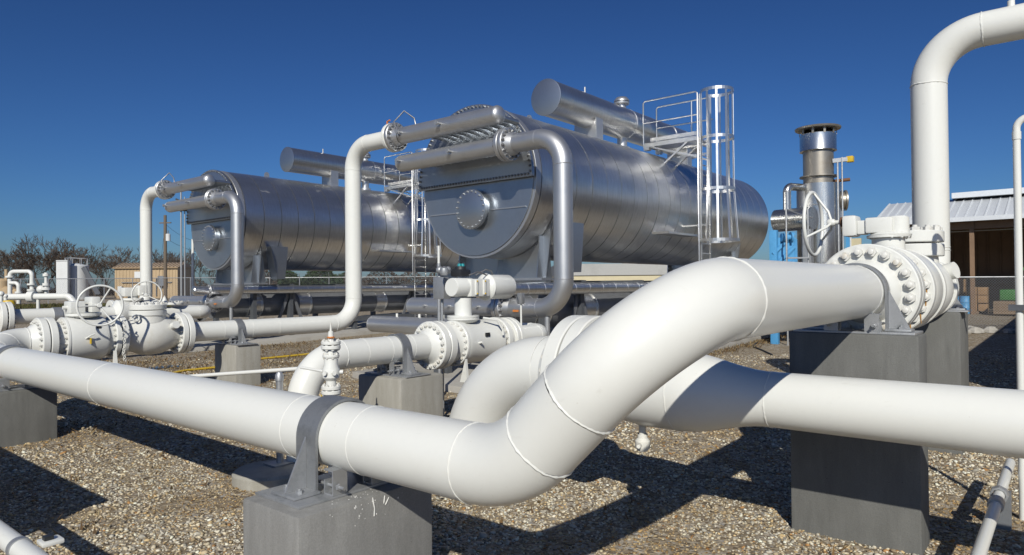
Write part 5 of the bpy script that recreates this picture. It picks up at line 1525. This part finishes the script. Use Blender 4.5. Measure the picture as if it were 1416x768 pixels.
# bare trees
def bare_tree(seed, H):
    rnd = random.Random(seed)
    tr, cr = MB(), MB()

    def grow(p, d, L, r, depth):
        n = 3 if depth < 3 else 2
        pts = [p]; q = p; dd = d
        for i in range(n):
            dd = (dd + V((rnd.gauss(0, .13), rnd.gauss(0, .13), rnd.gauss(.03, .07)))).normalized()
            q = q + dd * (L / n); pts.append(q)
        rs = [r * (1 - .38 * i / n) for i in range(n + 1)]
        (tr if depth < 2 else cr).tube(pts, rs, 7 if depth < 2 else (4 if depth < 4 else 3), caps=False)
        if depth >= 6: return
        for i in range(rnd.choice((2, 3, 3)) if depth else 4):
            t = rnd.uniform(.45, 1) if i else 1.0
            j = min(n - 1, int(t * n)); b = pts[j].lerp(pts[j + 1], t * n - j)
            ax = V((rnd.gauss(0, 1), rnd.gauss(0, 1), rnd.gauss(0, .4))).normalized()
            nd = (dd + ax * rnd.uniform(.4, .85) + V((0, 0, .12))).normalized()
            grow(b, nd, L * rnd.uniform(.62, .82), max(rs[-1] * rnd.uniform(.55, .75), .024), depth + 1)

    grow(V((0, 0, -.3)), V((0, 0, 1)), H * .27, H * .022, 0)
    return tr.mesh('trunk', 'bark'), cr.mesh('crown', 'bark')


ORD = 'first second third fourth fifth sixth seventh eighth ninth tenth eleventh twelfth thirteenth fourteenth fifteenth sixteenth seventeenth eighteenth nineteenth twentieth twenty-first twenty-second twenty-third twenty-fourth twenty-fifth'.split()
TREES = [bare_tree(s, 9.5) for s in (3, 8, 21, 34)]
spots = [(-14, 96, 1.0), (4, 100, .98), (22, 98, 1.12), (41, 104, 1.0), (58, 95, 1.2), (72, 103, 1.25), (86, 97, 1.22), (99, 104, 1.12), (118, 100, .9), (133, 96, 1.02), (150, 104, .98), (166, 97, 1.08), (182, 103, .95), (214, 98, .95), (236, 102, .98), (247, 96, .92), (262, 99, .86), (278, 98, 1.0), (292, 110, .72), (312, 118, .7), (330, 112, .66), (30, 118, 1.05), (64, 120, 1.2), (143, 122, .98), (226, 120, .95)]
for k, (px, d, s) in enumerate(spots):
    x, y = along(d, px)
    T = thing('bare_tree', None, 'tree', (x, y, 1.35), 'bare trees beyond the left fence')
    rank = sorted(range(len(spots)), key=lambda q: spots[q][0]).index(k)
    T['label'] = ORD[rank] + ' leafless tree from the left in the far tree line beyond the fence'
    T.rotation_euler.z = random.uniform(0, 6.28); T.scale = (s * .95,) * 3
    a, b = TREES[k % 4]
    for nm, me in (('trunk', a), ('crown', b)):
        o = bpy.data.objects.new(nm, me); o.parent = T; col.objects.link(o)

# far scrub and conifers glimpsed below the tanks
def scrub(name, label, mat, px0, px1, d, h, n, size):
    mb = MB()
    vs = []; fs = []
    for k in range(n):
        px = random.uniform(px0, px1); dd = d + random.uniform(-4, 4)
        x, y = along(dd, px)
        z = 1.35 + h * random.random() ** 1.4 * (0.65 + .35 * math.sin(px * .11) * math.sin(px * .037 + 1))
        a = V((random.gauss(0, 1), random.gauss(0, 1), random.gauss(0, 1))).normalized() * size
        b = V((random.gauss(0, 1), random.gauss(0, 1), random.gauss(0, 1))).normalized() * size * .6
        o = len(vs); c = V((x, y, z)); vs += [c + a, c - a, c + b]; fs.append((o, o + 1, o + 2))
    mb.add(vs, fs)
    solo(name, mb, mat, label, None, (*along(d, (px0 + px1) / 2), 1.3), kind='stuff')


scrub('conifer_hedge', 'dark evergreen wood glimpsed below the left tank', 'pine', 385, 475, 118, 6.2, 4600, .4)
scrub('conifer_hedge', 'evergreen wood behind the building under the central tank', 'pine', 740, 900, 125, 6.0, 4200, .4)
scrub('brushwood', 'grey brown brushwood on the horizon beyond the tanks', 'bark', 300, 800, 135, 6.6, 24000, .34)
scrub('brushwood', 'grey brown brushwood at the foot of the bare tree line', 'bark', -80, 320, 108, 2.6, 9000, .3)

# long cream building under the central tank
T = thing('cream_building', 'long low cream building with grey parapet seen under the central tank', 'building', (*along(52, 870), 1.2))
q0 = V((*along(50, 770), 0)); q1 = V((*along(50, 985), 0)); nn = V((.77, .63, 0))
part('wall', MB().prism([q0 + V((0, 0, .9)), q1 + V((0, 0, .9)), q1 + nn * 8 + V((0, 0, .9)), q0 + nn * 8 + V((0, 0, .9))], (0, 0, 2.2)), 'shed_beige', T)
part('parapet', MB().prism([q0 - nn * .1 + V((0, 0, 3.1)), q1 - nn * .1 + V((0, 0, 3.1)), q1 + nn * 8 + V((0, 0, 3.1)), q0 + nn * 8 + V((0, 0, 3.1))], (0, 0, .85)), 'greywall', T)
